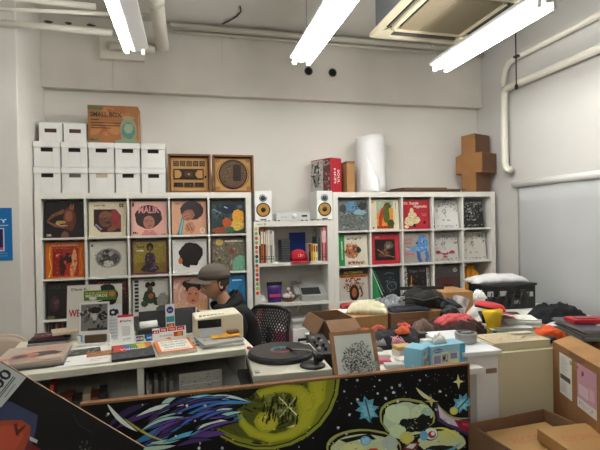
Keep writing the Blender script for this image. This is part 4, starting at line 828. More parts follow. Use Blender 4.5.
flat('record_sleeve', 'dark record sleeve with a rainbow stripe, lying on the counter', 'record', .505, .02, .20, .27, .012, '#3c3d40', [
    ('p', [(0, .95), (.25, .95), (.5, .62), (.3, .45), (.08, .6)], '#b8352f'), ('p', [(.25, .95), (.42, .95), (.55, .62), (.42, .5)], '#3c6fae'), ('p', [(.42, .95), (.6, .95), (.62, .55), (.52, .55)], '#55823a'), ('p', [(.6, .95), (.8, .95), (.9, .6), (.66, .55)], '#c9b33a'), ('p', [(.8, .95), (1, .95), (1, .7), (.86, .62)], '#c8642c'), ('p', [(.1, .75), (0, .5), (.1, .45), (.3, .6)], '#c24438'), ('t', 'Velours', .2, .56, .6, .13, '#e6e3e0'), ('r', 0, 0, 1, .32, '#45474a'), ('n', .05, .05, .95, .3, 16, ['#5d5f62', '#2f3033'], .03, .08, 4)], 2, side='#2c2c2e')
flat('handbill_stack', 'low stack of orange-bordered leaflets with teal lettering', 'leaflets', .715, .02, .19, .25, .018, '#d0743c', [
    ('r', .1, .1, .92, .92, '#e6dfd2'), ('t', 'HOUSE MUSIC', .16, .72, .7, .12, '#4b9a98'), ('t', 'DELUXE NIGHT', .16, .52, .7, .12, '#3f8c8c'), ('t', 'SELECTION', .2, .34, .56, .1, '#3f8c8c'), ('r', .14, .16, .84, .2, '#c9825c')], 3, side='#d9d3c6')
flat('handbill', 'white sheet with dark blue printed boxes by the tan envelope', 'handbill', .86, .12, .18, .13, .001, '#d9d8d4', [('r', .05, .5, .3, .9, '#39466a'), ('r', .35, .5, .6, .9, '#2c2c30'), ('r', .65, .5, .95, .9, '#4c506a'), ('r', .05, .1, .4, .4, '#6a6a70'), ('r', .5, .1, .95, .4, '#3c3c40')], 5, z=CT+.001)
t = flat('envelope', 'yellow-orange envelope on top of the magazines at the right end of the counter', 'envelope', .985, .13, .16, .11, .004, '#d39a35', [('n', .2, .15, .8, .4, 12, ['#7a5a26'], .02, .06, 3)], 3, z=CT+.031)
for i in range(4): flat('magazine', 'grey magazine in the small pile at the right end of the counter', 'magazine', .955+.006*math.sin(i*5), .045+.004*i, .22, .20, .006, ['#6e6c68', '#b9b7b0', '#4d4c4a', '#a09e98'][i], [tx(20, ['#55534e', '#8b8a84'], i, .05)], [4, -3, 6, 8][i], z=CT+.0005+i*.0068, side='#c6c4bd', group='magazines at the right end of the counter')
# standing displays
def stand(name, label, cat, x, y, w_, h_, t_, base, arts, a=0, lean=-10, z=CT, m=None, side=None): return tag(card(name, w_, h_, t_, base, arts, side, loc=cp(x, y, z+.001+max(0, t_*.5*math.sin(abs(R(lean))))), rot=(R(lean), 0, CA+R(a)), m=m or PRINT), label, cat)
stand('record_sleeve', 'white record sleeve with a black and white profile, standing on the counter', 'record', .295, .56, .30, .31, .006, '#d3d0c6', [
    ('t', 'Diana K.', .07, .9, .3, .05, '#55534e'), ('w', .72, .78, .2, .22, '#222224', .06, 2), ('p', [(.42, .95), (.6, .98), (.64, .7), (.5, .66), (.44, .72), (.4, .8)], '#d9d8d4'), ('n', .42, .7, .55, .92, 8, ['#2b2b2c'], .02, .04, 3), ('t', 'WE', .04, .42, .2, .13, '#b02f2a')], -8, -8)
stand('photo_card', 'black and white photo card on the counter display, below a green sign', 'picture', .305, .40, .155, .175, .003, '#e3e2dd', [('r', .06, .12, .94, .94, '#7c7b78'), ('ne', .3, .6, .22, .3, 26, ['#3a3938', '#b5b3ae', '#5d5c59'], .04, .09, 3), ('ne', .7, .5, .22, .4, 30, ['#1f1f1f', '#4b4a48', '#8d8b87'], .04, .1, 4), ('e', .52, .55, .08, .12, '#bfbdb8'), ('w', .55, .75, .18, .1, '#232322', .1, 5), ('r', .3, .12, .94, .2, '#3c3b3a')], -8, -8, z=CT+.058)
stand('sign', 'small green sign lettered RECORDS above the photo card', 'sign', .335, .46, .17, .055, .003, '#4f7a2c', [('t', 'FUNK JAPAN', .05, .66, .68, .2, '#d6c455'), ('t', 'RECORDS', .05, .34, .68, .26, '#e9e6da'), ('e', .87, .6, .1, .28, '#c9744a'), ('e', .28, .2, .12, .16, '#d8d6cc')], -8, -4, z=CT+.235)
tag(MB().box(-.085, .085, -.01, .07, 0, .012).box(-.085, -.07, -.0, .01, .012, .056).box(.07, .085, 0, .01, .012, .056).box(-.07, .07, .05, .06, .012, .056).build('display_stand', PAPER, bev=.002, loc=cp(.305, .385), rot=crt(-8)), 'white card stand carrying the photo card', 'stand')
tag(MB().box(-.055, .055, 0, .025, 0, .042).build('wooden_block', mat('dark_brown_wood', '#5d4530', .6), bev=.003, loc=cp(.31, .40, CT+.013), rot=crt(-8)), 'brown wooden block inside the white card stand', 'block')
stand('leaflet', 'light blue leaflet peeking out left of the photo card', 'leaflet', .232, .5, .03, .20, .002, '#7fb0d8', [('r', 0, 0, .4, 1, '#3c6fb0')], -8, -8)
lump('green_cloth', 'bright green puppet-like cloth behind the counter displays', 'cloth', cp(.40, .60, CT), .085, .05, .24, mat('bright_green', '#49b52c', .8), 6, rough=.12)
stand('leaflet', 'white leaflet with a black face drawing, right of the photo card', 'leaflet', .405, .47, .09, .20, .002, '#cfd3d8', [('w', .5, .78, .3, .1, '#1e1f24', .15, 3), ('e', .45, .78, .1, .04, '#cfd3d8'), *[('r', .1, .1+i*.09, .9, .12+i*.09, '#a9aeb5') for i in range(6)]], 4, -8)
stand('payment_sign', 'white sign with a red top edge and a blank panel, on the counter', 'sign', .468, .395, .085, .15, .003, '#e9eaea', [('r', 0, .91, 1, 1, '#c4252e'), ('e', .2, .77, .07, .04, '#c4252e'), ('t', 'PayPay', .3, .74, .55, .07, '#3c3c3c'), ('r', .26, .22, .76, .58, '#c9cacb'), ('t', 'au PAY', .3, .08, .5, .06, '#5a7fa8')], 2, -10)
stand('card_logo_sign', 'small sign with a red, green and blue logo, left of the card brands sign', 'sign', .540, .36, .05, .036, .003, '#e6e7e8', [('r', .1, .1, .38, .9, '#1f5aa8'), ('r', .38, .1, .64, .9, '#c4252e'), ('r', .64, .1, .9, .9, '#2f9a4c'), ('t', 'JCB', .14, .36, .7, .26, '#ffffff')], 4, -12)
stand('card_logo_sign', 'small blue card sign between the tri-colour logo and the card brands sign', 'sign', .596, .36, .05, .036, .003, '#2b6cb0', [('t', 'AMEX', .12, .36, .76, .3, '#e6eef5')], 4, -12)
stand('card_brand_sign', 'wide white card payment sign with a row of red letter tiles', 'sign', .698, .315, .185, .075, .004, '#e8e8e6', [('t', 'MUSI', .04, .72, .001, .001, '#e8e8e6')][:0] + [('r', .0, .62, .2, .86, '#b8242e'), ('r', .22, .70, .44, .98, '#b8242e'), ('r', .46, .70, .7, .98, '#c2353a'), ('r', .72, .70, .95, .98, '#b8242e'), ('t', 'pi', .04, .68, .12, .14, '#f2e6e6'), ('t', 'OK', .25, .76, .16, .16, '#f2e6e6'), ('t', 'VISA', .49, .78, .18, .12, '#f2e6e6'), ('t', 'pay', .76, .78, .15, .12, '#f2e6e6'), ('r', .62, .28, .9, .6, '#a82a2c'), ('e', .7, .44, .07, .13, '#d9442c'), ('e', .8, .44, .07, .13, '#dfa036'), ('t', 'iD QUICPay', .2, .36, .38, .12, '#8e9094'), ('p', [(.35, .2), (.55, .08), (.5, .26)], '#e0772c')], 4, -14)
stand('vertical_sign', 'tall narrow sign with a purple round logo above teal and red bands', 'sign', .712, .42, .052, .185, .003, '#dfe1e6', [('e', .5, .82, .38, .11, '#39398a'), ('t', 'LX', .3, .79, .4, .05, '#dfe1e6'), ('r', .06, .44, .94, .62, '#3a8b95'), ('r', .06, .24, .94, .40, '#a83a38'), ('e', .4, .32, .16, .055, '#d26a3a'), ('e', .64, .32, .16, .055, '#c9a04a')], 4, -6)
# laptop-like screen
mo = thing('monitor', 'low dark screen seen from behind the card signs', 'monitor', cp(.76, .55), crt(4))
MB().box(-.22, .12, 0, .018, .03, .135, RX(-.15)).build('screen_back', DARK, mo, bev=.005); MB().box(-.12, .12, -.03, .10, 0, .012).build('foot', BLACK, mo, bev=.003); MB().box(-.03, .03, .01, .03, .01, .08).build('stand_arm', BLACK, mo)
rp = thing('card_terminal', 'black and white payment terminal left of the low dark screen', 'terminal', cp(.60, .415), crt(8))
MB().box(-.07, .06, 0, .10, 0, .06).build('terminal_body', DARK, rp, bev=.008); MB().tube([(-.05, .05, .065), (.045, .05, .065)], .028, 16).build('paper_roll', WHITE, rp, smooth=True)
tb = thing('tablet', 'dark tablet leaning upright on the counter, its silver edge turned to the register', 'tablet', cp(.852, .42), crt(2))
MB().box(-.13, -.005, 0, .008, .01, .15, RX(-.2)).build('tablet_back', mat('tablet_dark', '#3b3d42', .4), tb, bev=.004); MB().box(-.004, .004, -.008, .012, .008, .155, RX(-.2) @ RY(.1)).build('silver_edge', SILVER, tb); MB().box(-.06, .02, -.04, .05, 0, .008).build('stand_foot', WHITE, tb, bev=.002)
# cream register
rg = thing('cash_register', 'rounded cream cash register with a dark display window', 'register', cp(.955, .255), crt(-2))
MB().prism([(-.125, 0), (.145, 0), (.145, .115), (.137, .132), (.12, .142), (-.125, .128)], -.03, .16).build('register_body', CREAM, rg, bev=.008)
MB().box(-.112, .018, -.036, -.029, .073, .118).build('display_window', BLACK, rg, bev=.002); MB().cyl(.008, .005, 14, TR(0.0, -.036, .10) @ RX(math.pi/2)).build('round_key', DARK, rg)
for k in range(7): MB().box(-.10+k*.022, -.084+k*.022, .0, .02, .128+.0005*k, .141+.0003*k).build('key', CREAM, rg, bev=.003)
stand('paper', 'pale blue sheet propped against the front of the cash register', 'paper', .915, .192, .125, .075, .002, '#c3ccd2', [], -1, -6)
tag(MB().box(-.03, .03, 0, .045, 0, .045).box(-.032, .032, -.002, .047, .038, .049).build('small_brown_box', mat('brown_leather_box', '#7a4a2c', .5), bev=.002, loc=cp(1.035, .185), rot=crt(4)), 'small brown box before the cash register', 'box')
# stack at the back left of the counter
for i, (c_, l_) in enumerate((('#8b8a86', 'grey'), ('#2c2a2b', 'black'), ('#5c2a38', 'dark red'), ('#c7b49c', 'beige'))):
    flat('leaflet_stack', f'{l_} item in the low pile behind the record sleeves, by the shelf', 'pile', .085+.03*i*(i == 3)-.02, .50+.01*i, .2 if i < 2 else .14, .12, .014, c_, [tx(14, ['#55534f', '#8b8a84', '#c9c4bb'], i, .07)], [3, -4, 8, 12][i], z=CT+.001+i*.0148)
# chair draped with a beige coat at the far left
cb = thing('padded_chair', 'beige upholstered chair back at the left edge, behind the counter', 'chair', (.06, -1.05, 0), (0, 0, R(6)))
MB().box(-.25, .20, -.22, .22, .40, .48).build('seat', mat('beige_fabric', '#b3a391', .9, bump=.2), cb, bev=.03)
MB().grid(lambda u, v: Vector((-.28+u*.48, .06-.035*math.cos((v-.5)*math.pi)-.05, .48+.385*(1-(abs(u-.52)*2)**5*.25)*v)), 20, 14).grid(lambda u, v: Vector((-.28+u*.48, .06+.035*math.cos((v-.5)*math.pi)+.01, .48+.385*(1-(abs(u-.52)*2)**5*.25)*v)), 20, 14).build('backrest', mat('beige_fabric', '#b3a391', .9, bump=.2), cb, smooth=True, solid=.03)
for sx in (-.2, .15):
    for sy in (-.18, .18): MB().box(sx-.02, sx+.02, sy-.02, sy+.02, 0, .40).build('leg', WOOD, cb, bev=.003)

# ================================================================== DJ TABLE
def table(name, label, pts, z, m=SHELF, t=.03, legs=None, lm=GREY):
    r = thing(name, label, 'table', (0, 0, 0)); MB().slab(pts, z-t, z-.0005).build('table_top', m, r, bev=.003)
    for x, y in legs: MB().box(x-.02, x+.02, y-.02, y+.02, 0, z-t-.0005).build('leg', lm, r, bev=.002)
    return r
table('table', 'low black table carrying the turntable', [(1.50, -2.395), (2.01, -2.395), (2.01, -1.66), (1.64, -1.66), (1.64, -1.90), (1.50, -1.90)], .80, BLACK, legs=[(1.54, -2.35), (1.97, -2.35), (1.97, -1.70), (1.68, -1.70)], lm=BLACK)
tt = thing('turntable', 'turntable with a record on its platter, behind the painted board', 'turntable', (1.712, -2.095, .8005), (0, 0, R(-2)))
PL = mat('turntable_plate', '#c9c7b6', .4, .2)
MB().box(-.172, .172, -.222, .222, .012, .065).build('base', BLACK, tt, bev=.006); MB().box(-.1765, .1765, -.2265, .2265, .065, .10).build('top_plate', PL, tt, bev=.005)
for sx in (-.14, .14):
    for sy in (-.18, .18): MB().cyl(.025, .012, 16, TR(sx, sy, 0)).build('foot', BLACK, tt)
pc = (-.012, .040)
pl_ = MB().lathe([(0, 0), (.163, 0), (.166, .004), (.160, .022), (0, .022)], 48, TR(*pc, .1005)).build('platter', mat('platter', '#2a2a2b', .35, .5), tt, smooth=True)
lp = thing('vinyl_record', 'black vinyl record with a colour-ringed label on the turntable platter', 'record', (1.712+pc[0]*1-.0, -2.095+pc[1], .8005+.1235))
MB().lathe([(0, 0), (.151, 0), (.151, .0025), (.05, .003), (0, .003)], 56).build('disc', mat('vinyl', '#0d0d0e', .28), lp)
MB().lathe([(.05, .0031), (.05, .0035), (.036, .0035), (.036, .0031)], 40).build('label_ring', mat('label_ring', '#a8403a', .5), lp)
MB().prism([(.036*math.cos(a*.16), .036*math.sin(a*.16)) for a in range(21)]+[(.0505*math.cos(a*.16), .0505*math.sin(a*.16)) for a in range(20, -1, -1)], -.0042, -.0036, RX(-math.pi/2) @ Matrix.Identity(4)).build('label_arc', mat('label_cyan', '#3f9db0', .5), lp)
MB().lathe([(0, .0031), (.036, .0031), (.036, .0038), (0, .0038)], 36).build('label', mat('label_dark', '#2b2430', .5), lp); MB().cyl(.0035, .016, 10).build('spindle', METAL, lp)
MB().lathe([(0, 0), (.058, 0), (.058, .006), (.048, .012), (0, .012)], 32, TR(.10, -.165, .1005)).build('tonearm_base', BLACK, tt, smooth=True)
ab = MB().cyl(.014, .05, 16, TR(.115, -.175, .1125)).box(-.012, .012, -.03, .03, 0, .012, TR(.115, -.165, .150)).build('tonearm_post', DARK, tt, bev=.002)
MB().tube([(.118, -.215, .155), (.112, -.15, .155), (.100, -.10, .152), (.075, -.055, .145), (.05, -.02, .137), (.035, .015, .132)], .0048, 8).build('tonearm', METAL, tt, smooth=True)
MB().cyl(.017, .03, 18, TR(.119, -.205, .155) @ RX(math.pi/2)).build('counterweight', BLACK, tt, smooth=True); MB().box(-.008, .008, -.022, .022, -.012, .0, TR(.030, .035, .136) @ RZ(.3)).build('headshell', DARK, tt, bev=.001)
MB().cyl(.012, .012, 16, TR(-.155, .19, .1005)).build('power_knob', mat('pink_knob', '#d05a74', .5), tt); MB().box(-.165, -.145, -.20, -.165, .1005, .105).build('start_button', GREY, tt, bev=.001)
MB().box(.140, .166, .0, .19, .1005, .102).build('pitch_slot', DARK, tt)
mx = thing('mixer', 'black mixer with rows of knobs, right of the turntable', 'mixer', (1.955, -1.86, .8005), (0, 0, R(-4)))
MB().prism([(-.16, 0), (.16, 0), (.16, .10), (-.16, .075)], -.055, .045, RZ(math.pi/2)).build('mixer_body', DARK, mx, bev=.004)
for i in range(4):
    for j in range(2): MB().cyl(.009, .018, 12, TR(-.025+.035*j, -.11+.055*i, .078+.0043*i)).build('knob', BLACK if (i+j) % 3 else GREY, mx, smooth=True)
nb = tag(MB().box(-.12, .12, -.05, .03, 0, .018).box(-.118, .118, -.048, .028, .018, .030).build('white_case', WHITE, bev=.003, loc=(1.87, -2.355, .846), rot=(0, 0, R(-1))), '', '') if 0 else None
# ---- white table with the small goods
table('table', 'white table crowded with small boxes behind the painted board', [(2.03, -2.395), (2.60, -2.395), (2.60, -1.72), (2.03, -1.72)], .86, SHELF, legs=[(2.06, -2.35), (2.56, -2.35), (2.06, -1.76), (2.56, -1.76)])
pf = thing('framed_drawing', 'wood framed black ink drawing leaning behind the painted board', 'picture', (1.985, -2.375, .862), (R(-21), 0, R(0)))
f = MB(); 
for a, b, c, d in ((-.108, .108, 0, .018), (-.108, .108, .192, .21), (-.108, -.090, .018, .192), (.090, .108, .018, .192)): f.box(a, b, 0, .016, c, d)
f.build('frame', WOOD, pf, bev=.002)
card('drawing', .184, .178, .004, '#dfe4df', [('ne', .5, .34, .38, .40, 620, ['#3c3f3e', '#6b706e', '#9ba19d', '#4f5452'], .008, .026, 3), ('ne', .5, .55, .25, .22, 120, ['#dfe4df', '#3c403e'], .006, .018, 4), ('ne', .78, .15, .12, .1, 30, ['#8fb7a6'], .01, .03, 5), ('ne', .3, .25, .12, .12, 30, ['#dfe4df', '#222524'], .01, .025, 6)], m=PRINT, parent=pf, loc=(0, .008, .0175))
MB().box(-.09, .09, .0105, .015, .019, .191).build('back_board', CARDD, pf)
rd = random.Random(8)
GOODS = [(2.20, -2.28, .09, .05, .022, '#c9c6be', 'cream'), (2.30, -2.30, .085, .055, .028, '#dfdedb', 'white'), (2.18, -2.19, .08, .06, .016, '#b9556a', 'rose'), (2.29, -2.21, .08, .06, .020, '#e1dfda', 'white'), (2.38, -2.22, .06, .05, .020, '#a93550', 'crimson'), (2.21, -2.10, .09, .06, .018, '#cfccc5', 'cream'),
         (2.33, -2.11, .10, .06, .035, '#dddbd4', 'white'), (2.42, -2.13, .06, .06, .03, '#2b2b2c', 'black'), (2.20, -2.01, .10, .06, .02, '#8c8f8a', 'grey'), (2.44, -2.02, .07, .06, .022, '#c4c2ba', 'cream'), (2.52, -2.12, .07, .07, .03, '#3a3c3a', 'black'), (2.52, -2.02, .06, .05, .045, '#d6d5cf', 'white'), (2.54, -1.93, .05, .05, .06, '#47403a', 'brown')]
for i, (x, y, a, b, c, col_, nm) in enumerate(GOODS):
    o = tag(MB().box(-a/2, a/2, -b/2, b/2, 0, c-.002).box(-a/2+.006, a/2-.006, -b/2+.006, b/2-.006, c-.002, c).build('small_box', mat('g_'+col_, col_, .5), bev=.0015, loc=(x, y, .8605), rot=(0, 0, rd.uniform(-.3, .3))), f'small {nm} box scattered among the goods on the white table', 'box', f'small {nm} boxes on the white table')
tag(MB().box(-.045, .045, -.03, .03, 0, .02).build('small_box', mat('tan_box', '#c9a468', .6), bev=.002, loc=(2.325, -2.12, .8955), rot=(0, 0, .1)), 'tan small box lying on top of a white one, on the goods table', 'box')
# patterned pile: dark bag with orange flecks
lump('patterned_cloth', 'black cloth with orange and pink flecks heaped behind the small boxes', 'cloth', (2.33, -1.88, .8605), .42, .24, .075, mat('fleck_black', '#1e1d22', .8), 9, rough=.5)
for i, (x, y, c_, n_) in enumerate(((2.20, -1.92, '#d2583a', 'orange'), (2.31, -1.86, '#c4503a', 'dull orange'), (2.42, -1.93, '#e06a3c', 'bright orange'), (2.36, -1.975, '#c98a94', 'pink'), (2.46, -1.86, '#d4433a', 'red orange'), (2.25, -1.975, '#8d8a92', 'grey'))):
    lump('cloth_scrap', f'{n_} scrap of packaging on the flecked black cloth', 'scrap', (x, y, .925 if y > -1.95 else .885), .085, .055, .03, mat('scrap_'+c_, c_, .7), 20+i, rough=.7, group='scraps on the flecked cloth', nu=12)
# tissue boxes
def tissue(x, y, rz, label, w_=.155):
    t = thing('tissue_box', label, 'box', (x, y, .8605), (0, 0, R(rz)), 'light blue cartons on the white table')
    MB().box(-w_/2, w_/2, .0, .09, 0, .10).build('carton', mat('carton_blue', '#7fb9cf', .45), t, bev=.002)
    card('carton_print', w_-.006, .094, .0006, '#9fcadb', [('r', .04, .08, .8, .62, '#e2e2ba'), ('r', .84, .0, 1, 1, '#4e9ec4'), ('r', .08, .16, .28, .55, '#9c9ac4'), ('r', .3, .12, .5, .7, '#dedecd'), ('t', 'MU', .32, .2, .17, .4, '#22222a'), ('r', .56, .3, .76, .6, '#8f8dc0'), ('e', .2, .8, .13, .09, '#2f5fb0'), ('t', 'blue', .1, .77, .2, .08, '#e6eef2')], m=PRINT, parent=t, loc=(0, -.0005, .003))
    return t
tissue(2.455, -2.33, 6, 'light blue and cream printed carton, larger front one beside the painted board corner', .20)
t2 = tissue(2.335, -2.34, 40, 'light blue carton turned aside, left of the larger printed one', .10)
lump('tissue', 'tuft of white tissue on the front light blue carton', 'tissue', (2.43, -2.285, .9615), .07, .04, .03, PAPER, 14, rough=.8, nu=14)

# ================================================================== BACK TABLES WITH BOXES AND CLOTHES
table('table', 'long work table against the right shelf, buried under boxes and clothes', [(2.06, -1.69), (4.40, -1.69), (4.40, -.55), (2.74, -.55), (2.74, -1.11), (2.06, -1.11)], .76, SHELF, legs=[(2.10, -1.65), (4.36, -1.65), (2.10, -1.15), (4.36, -.6), (2.78, -.6)])
def carton(label, x, y, z, w_, d, h, rz=0, m=CARD, cat='box', open_=False, flaps=(), group=None, name='cardboard_box'):
    t = thing(name, label, cat, (x, y, z), (0, 0, R(rz)), group); b = MB(); k = .006
    b.box(-w_/2, w_/2, 0, k, 0, h).box(-w_/2, w_/2, d-k, d, 0, h).box(-w_/2, -w_/2+k, k, d-k, 0, h).box(w_/2-k, w_/2, k, d-k, 0, h).box(-w_/2+k, w_/2-k, k, d-k, 0, k)
    if not open_: b.box(-w_/2+k, w_/2-k, k, d-k, h-k, h)
    b.build('box_body', m, t)
    for s, ang, L in flaps:      # side, opening angle, length
        if s in 'fb':
            M = TR(0, 0 if s == 'f' else d, h) @ RX(R(ang)*(1 if s == 'f' else -1)); MB().box(-w_/2+.003, w_/2-.003, -L if s == 'f' else 0, 0 if s == 'f' else L, 0, .005, M).build('flap', m, t)
        else:
            M = TR(-w_/2 if s == 'l' else w_/2, 0, h) @ RY(R(ang)*(-1 if s == 'l' else 1)); MB().box(-L if s == 'l' else 0, 0 if s == 'l' else L, .003, d-.003, 0, .005, M).build('flap', m, t)
    return t
a_ = carton('brown cardboard box with faint stamped lettering, under the black bag', 2.69, -1.50, .761, .27, .36, .178, 0, CARDD)
card('stamp', .22, .13, .0004, '#7d5d43', [('r', .2, .86, .8, .9, '#5a4130'), ('ring', .5, .5, .27, .16, .02, '#5a4130'), ('t', 'DMRC', .28, .42, .44, .15, '#4c3627'), ('r', .1, .12, .7, .16, '#5a4130')], m=PRINT, parent=a_, loc=(0, -.001, .025))
carton('plain brown cardboard box left of the stamped one, under the cream cloth', 2.385, -1.49, .761, .30, .36, .17, 1)
carton('light brown cardboard box right of the stamped one', 2.935, -1.49, .761, .20, .36, .175, -1)
carton('open brown carton with its wide front flap folded out, behind the framed drawing', 2.145, -1.66, .761+.0, .20, .30, .20, 3, CARDD, open_=True, flaps=(('f', 28, .16), ('l', 60, .10)))
carton('brown carton under the leaning paper cup, at the back of the table', 3.37, -1.02, .761, .25, .30, .205, -3, CARD, open_=False)
# things lying on the cartons
lump('cream_cloth', 'cream plastic bag draped over the brown boxes', 'bag', (2.46, -1.33, .935), .27, .26, .065, mat('cream_bag', '#cfc9a8', .5), 31, R(-25), rough=.25)
lump('plastic_bag', 'clear grey plastic bag lying between the cream and the black bags', 'bag', (2.65, -1.28, .94), .22, .24, .065, mat('grey_bag', '#6f7478', .3), 32, R(-15), rough=.5)
lump('dark_cloth', 'dark navy cloth spread under the black bag', 'cloth', (2.72, -1.40, .94), .30, .17, .028, mat('navy_cloth', '#20232e', .9), 33, rough=.4)
lump('teal_bag', 'dark teal bag stuffed in the right shelf cell behind the cream bag', 'bag', (cell(XU, 0, 3)[0], .13, cell(XU, 0, 3)[1]), .27, .22, .24, mat('teal_bag', '#17352f', .5), 34, rough=.2)
lump('red_pouch', 'red and black pouch in front of the dark teal bag', 'pouch', (2.40, -1.18, .932), .17, .09, .035, mat('pouch_red', '#9c1f2a', .5), 35, R(-15), rough=.3)
tag(MB().box(-.11, .11, -.06, .06, 0, .006).build('white_tray', WHITE, bev=.002, loc=(2.31, -1.30, .9325), rot=(0, 0, R(-5))), 'white flat tray at the left edge of the brown boxes', 'tray')
bag = thing('shoulder_bag', 'big soft black bag lying on the brown boxes', 'bag', (2.87, -1.33, .962), (0, 0, R(-14)))
lump('bag_body', '', '', (0, 0, -.02), .31, .20, .12, mat('bag_black', '#17130f', .75), 36, rough=.28, parent=bag)
MB().tube([(-.18, -.10, .03), (-.12, -.125, .06), (-.02, -.12, .035), (.08, -.13, .06), (.16, -.10, .02)], .008, 8).build('bag_strap', BLACK, bag, smooth=True); MB().box(-.16, .16, -.004, .004, .095, .12).build('bag_zip', DARK, bag, bev=.003)
MB().box(-.175, -.145, -.115, -.105, .0, .07).build('bag_buckle', GREY, bag, bev=.002)
# paper cup, small roll
tag(MB().lathe([(0, 0), (.045, 0), (.060, .15), (.062, .153), (.057, .153), (.043, .006), (0, .006)], 28).build('printed_cup', mat('cup_print', '#c9c6c8', .4, var=.55, scale=26), smooth=True, loc=(3.26, -1.15, .80), rot=(0, R(30), R(25))), 'large printed paper cup tipped sideways against the carton', 'cup')
tag(MB().lathe([(0, 0), (.035, 0), (.035, .12), (.026, .12), (.026, .05), (0, .05)], 24).build('tape_roll', mat('roll_white', '#d9d8d4', .5), smooth=True, loc=(3.32, -1.22, .80), rot=(0, R(52), R(10))), 'small white roll lying right of the tipped cup', 'roll')
# flight case and white roll of bags in the corner
fc = thing('flight_case', 'black equipment case stuffed with gear in the right corner', 'case', (3.97, -.86, .761), (0, 0, R(-6)))
MB().box(-.25, .25, 0, .24, 0, .20).build('case_body', BLACK, fc, bev=.006); MB().box(-.26, .26, -.01, .25, .20, .222).build('case_lid', mat('case_rim', '#3c3c3e', .35, .5), fc, bev=.004)
for k in range(14):
    rr = random.Random(k); MB().box(-.02-rr.random()*.02, .03, -.012, .0, 0, .02+rr.random()*.03, TR(-.215+.031*k, -.001, .03+rr.random()*.11)).build('gear_piece', [DARK, GREY, BLACK, DARK][k % 4], fc, bev=.002)
for k in range(6): MB().tube([(-.22+.07*k, -.012, .02), (-.19+.07*k, -.03, .08+.02*(k % 3)), (-.17+.07*k, -.014, .15)], .006, 6).build('gear_cable', BLACK, fc, smooth=True)
lump('wrapped_bundle', 'white padded bundle lying on the black equipment case', 'bundle', (3.95, -.72, .985), .52, .20, .07, mat('bundle_white', '#dcdcde', .4), 41, R(-6), rough=.2)
lump('crumpled_bag', 'small crumpled white bag at the left end of the equipment case', 'bag', (3.60, -.95, .893), .11, .09, .05, PAPER, 42, rough=.6)
tag(MB().box(-.06, .06, -.05, .05, 0, .13).build('white_box', CARDW, bev=.003, loc=(3.585, -.93, .765), rot=(0, 0, .2)), 'small white box under the crumpled bag, left of the equipment case', 'box')
lump('orange_shirt', 'orange-yellow folded fabric in the cell of the right shelf, below the doodled sleeves', 'cloth', (cell(XU, 4, 2)[0]-.03, .13, cell(XU, 4, 2)[1]), .25, .20, .24, mat('orange_fabric', '#d98e1c', .85, var=.2, scale=14), 43, rough=.35)
# clothes heap
lump('brown_jacket', 'dark brown jacket heaped right of the brown boxes', 'clothes', (2.93, -1.66, .80), .44, .30, .105, mat('jacket_brown', '#3a211d', .9), 44, R(-8), rough=.4)
tag(MB().lathe([(0, 0), (.16, 0), (.16, .04), (0, .04)], 4).build('base_pad', CARDD, loc=(2.98, -1.68, .7615), rot=(0, 0, .785)), 'flat brown pad beneath the jacket heap', 'pad') if 0 else None
lump('pink_cloth', 'salmon pink cloth on top of the brown jacket', 'clothes', (2.93, -1.66, .885), .27, .11, .045, mat('pink_fabric', '#c9585c', .85), 45, R(-3), rough=.6)
lump('black_beanie', 'black knit hat on the pink cloth', 'hat', (2.93, -1.60, .905), .12, .09, .075, BLACK, 46, rough=.25)
lump('taupe_cloth', 'small taupe pouch at the left foot of the brown jacket', 'pouch', (2.66, -1.72, .862), .12, .09, .07, mat('taupe', '#7a6258', .8), 47, rough=.3)
lump('grey_cloth', 'dark grey folded cloth behind the pink one', 'clothes', (3.02, -1.42, .762+.178), .16, .12, .05, mat('dgrey_fabric', '#33353a', .9), 48, rough=.3)

# ================================================================== FLOOR-STANDING STACKS AT THE RIGHT
bench = table('bench', 'low bench carrying the white boxes and the cardboard boxes at the lower right', [(2.52, -3.0), (3.95, -3.0), (3.95, -2.045), (2.82, -2.045), (2.82, -1.9), (2.61, -1.9), (2.61, -2.405), (2.52, -2.405)], .30, SHELF, legs=[(2.60, -2.95), (3.9, -2.95), (2.70, -2.0), (3.9, -2.1)])
def pbox(label, z, h, lid):
    t = thing('archive_box', label, 'box', (2.665, -2.30, z), (0, 0, R(-2)), 'white archive boxes right of the painted board')
    MB().box(-.085, .085, 0, .38, 0, h).build('box_body', CARDW, t, bev=.003)
    return t
pbox('lower white archive box standing right of the painted board', .3005, .375, 0)
u = pbox('upper white archive box with a slot handle, right of the painted board', .676, .215, 1)
MB().box(.015, .075, -.0015, .001, .115, .14).build('handle_hole', mat('handle_tan', '#8e7a62', .8), u, bev=.004)
MB().box(-.13, .083, -.035, .39, .216, .238).build('lid', mat('lid_white', '#dfe2e4', .5), u, bev=.004)
tn = thing('tin', 'round silver tin with a dark lettered lid on the white archive box', 'tin', (2.665, -2.16, .9155))
MB().lathe([(0, 0), (.052, 0), (.054, .003), (.054, .032), (.056, .034), (.056, .046), (.053, .049), (0, .049)], 40).build('tin_body', mat('tin_silver', '#a8a8a6', .35, .6), tn, smooth=False)
MB().lathe([(0, .0495), (.044, .0495), (.044, .0505), (0, .0505)], 36).build('tin_label', mat('tin_label', '#2c2c2e', .5), tn)
for k in range(5): MB().box(-.024+.011*k, -.017+.011*k, -.008, .008, .0505, .0512).build('label_letter', SILVER, tn)
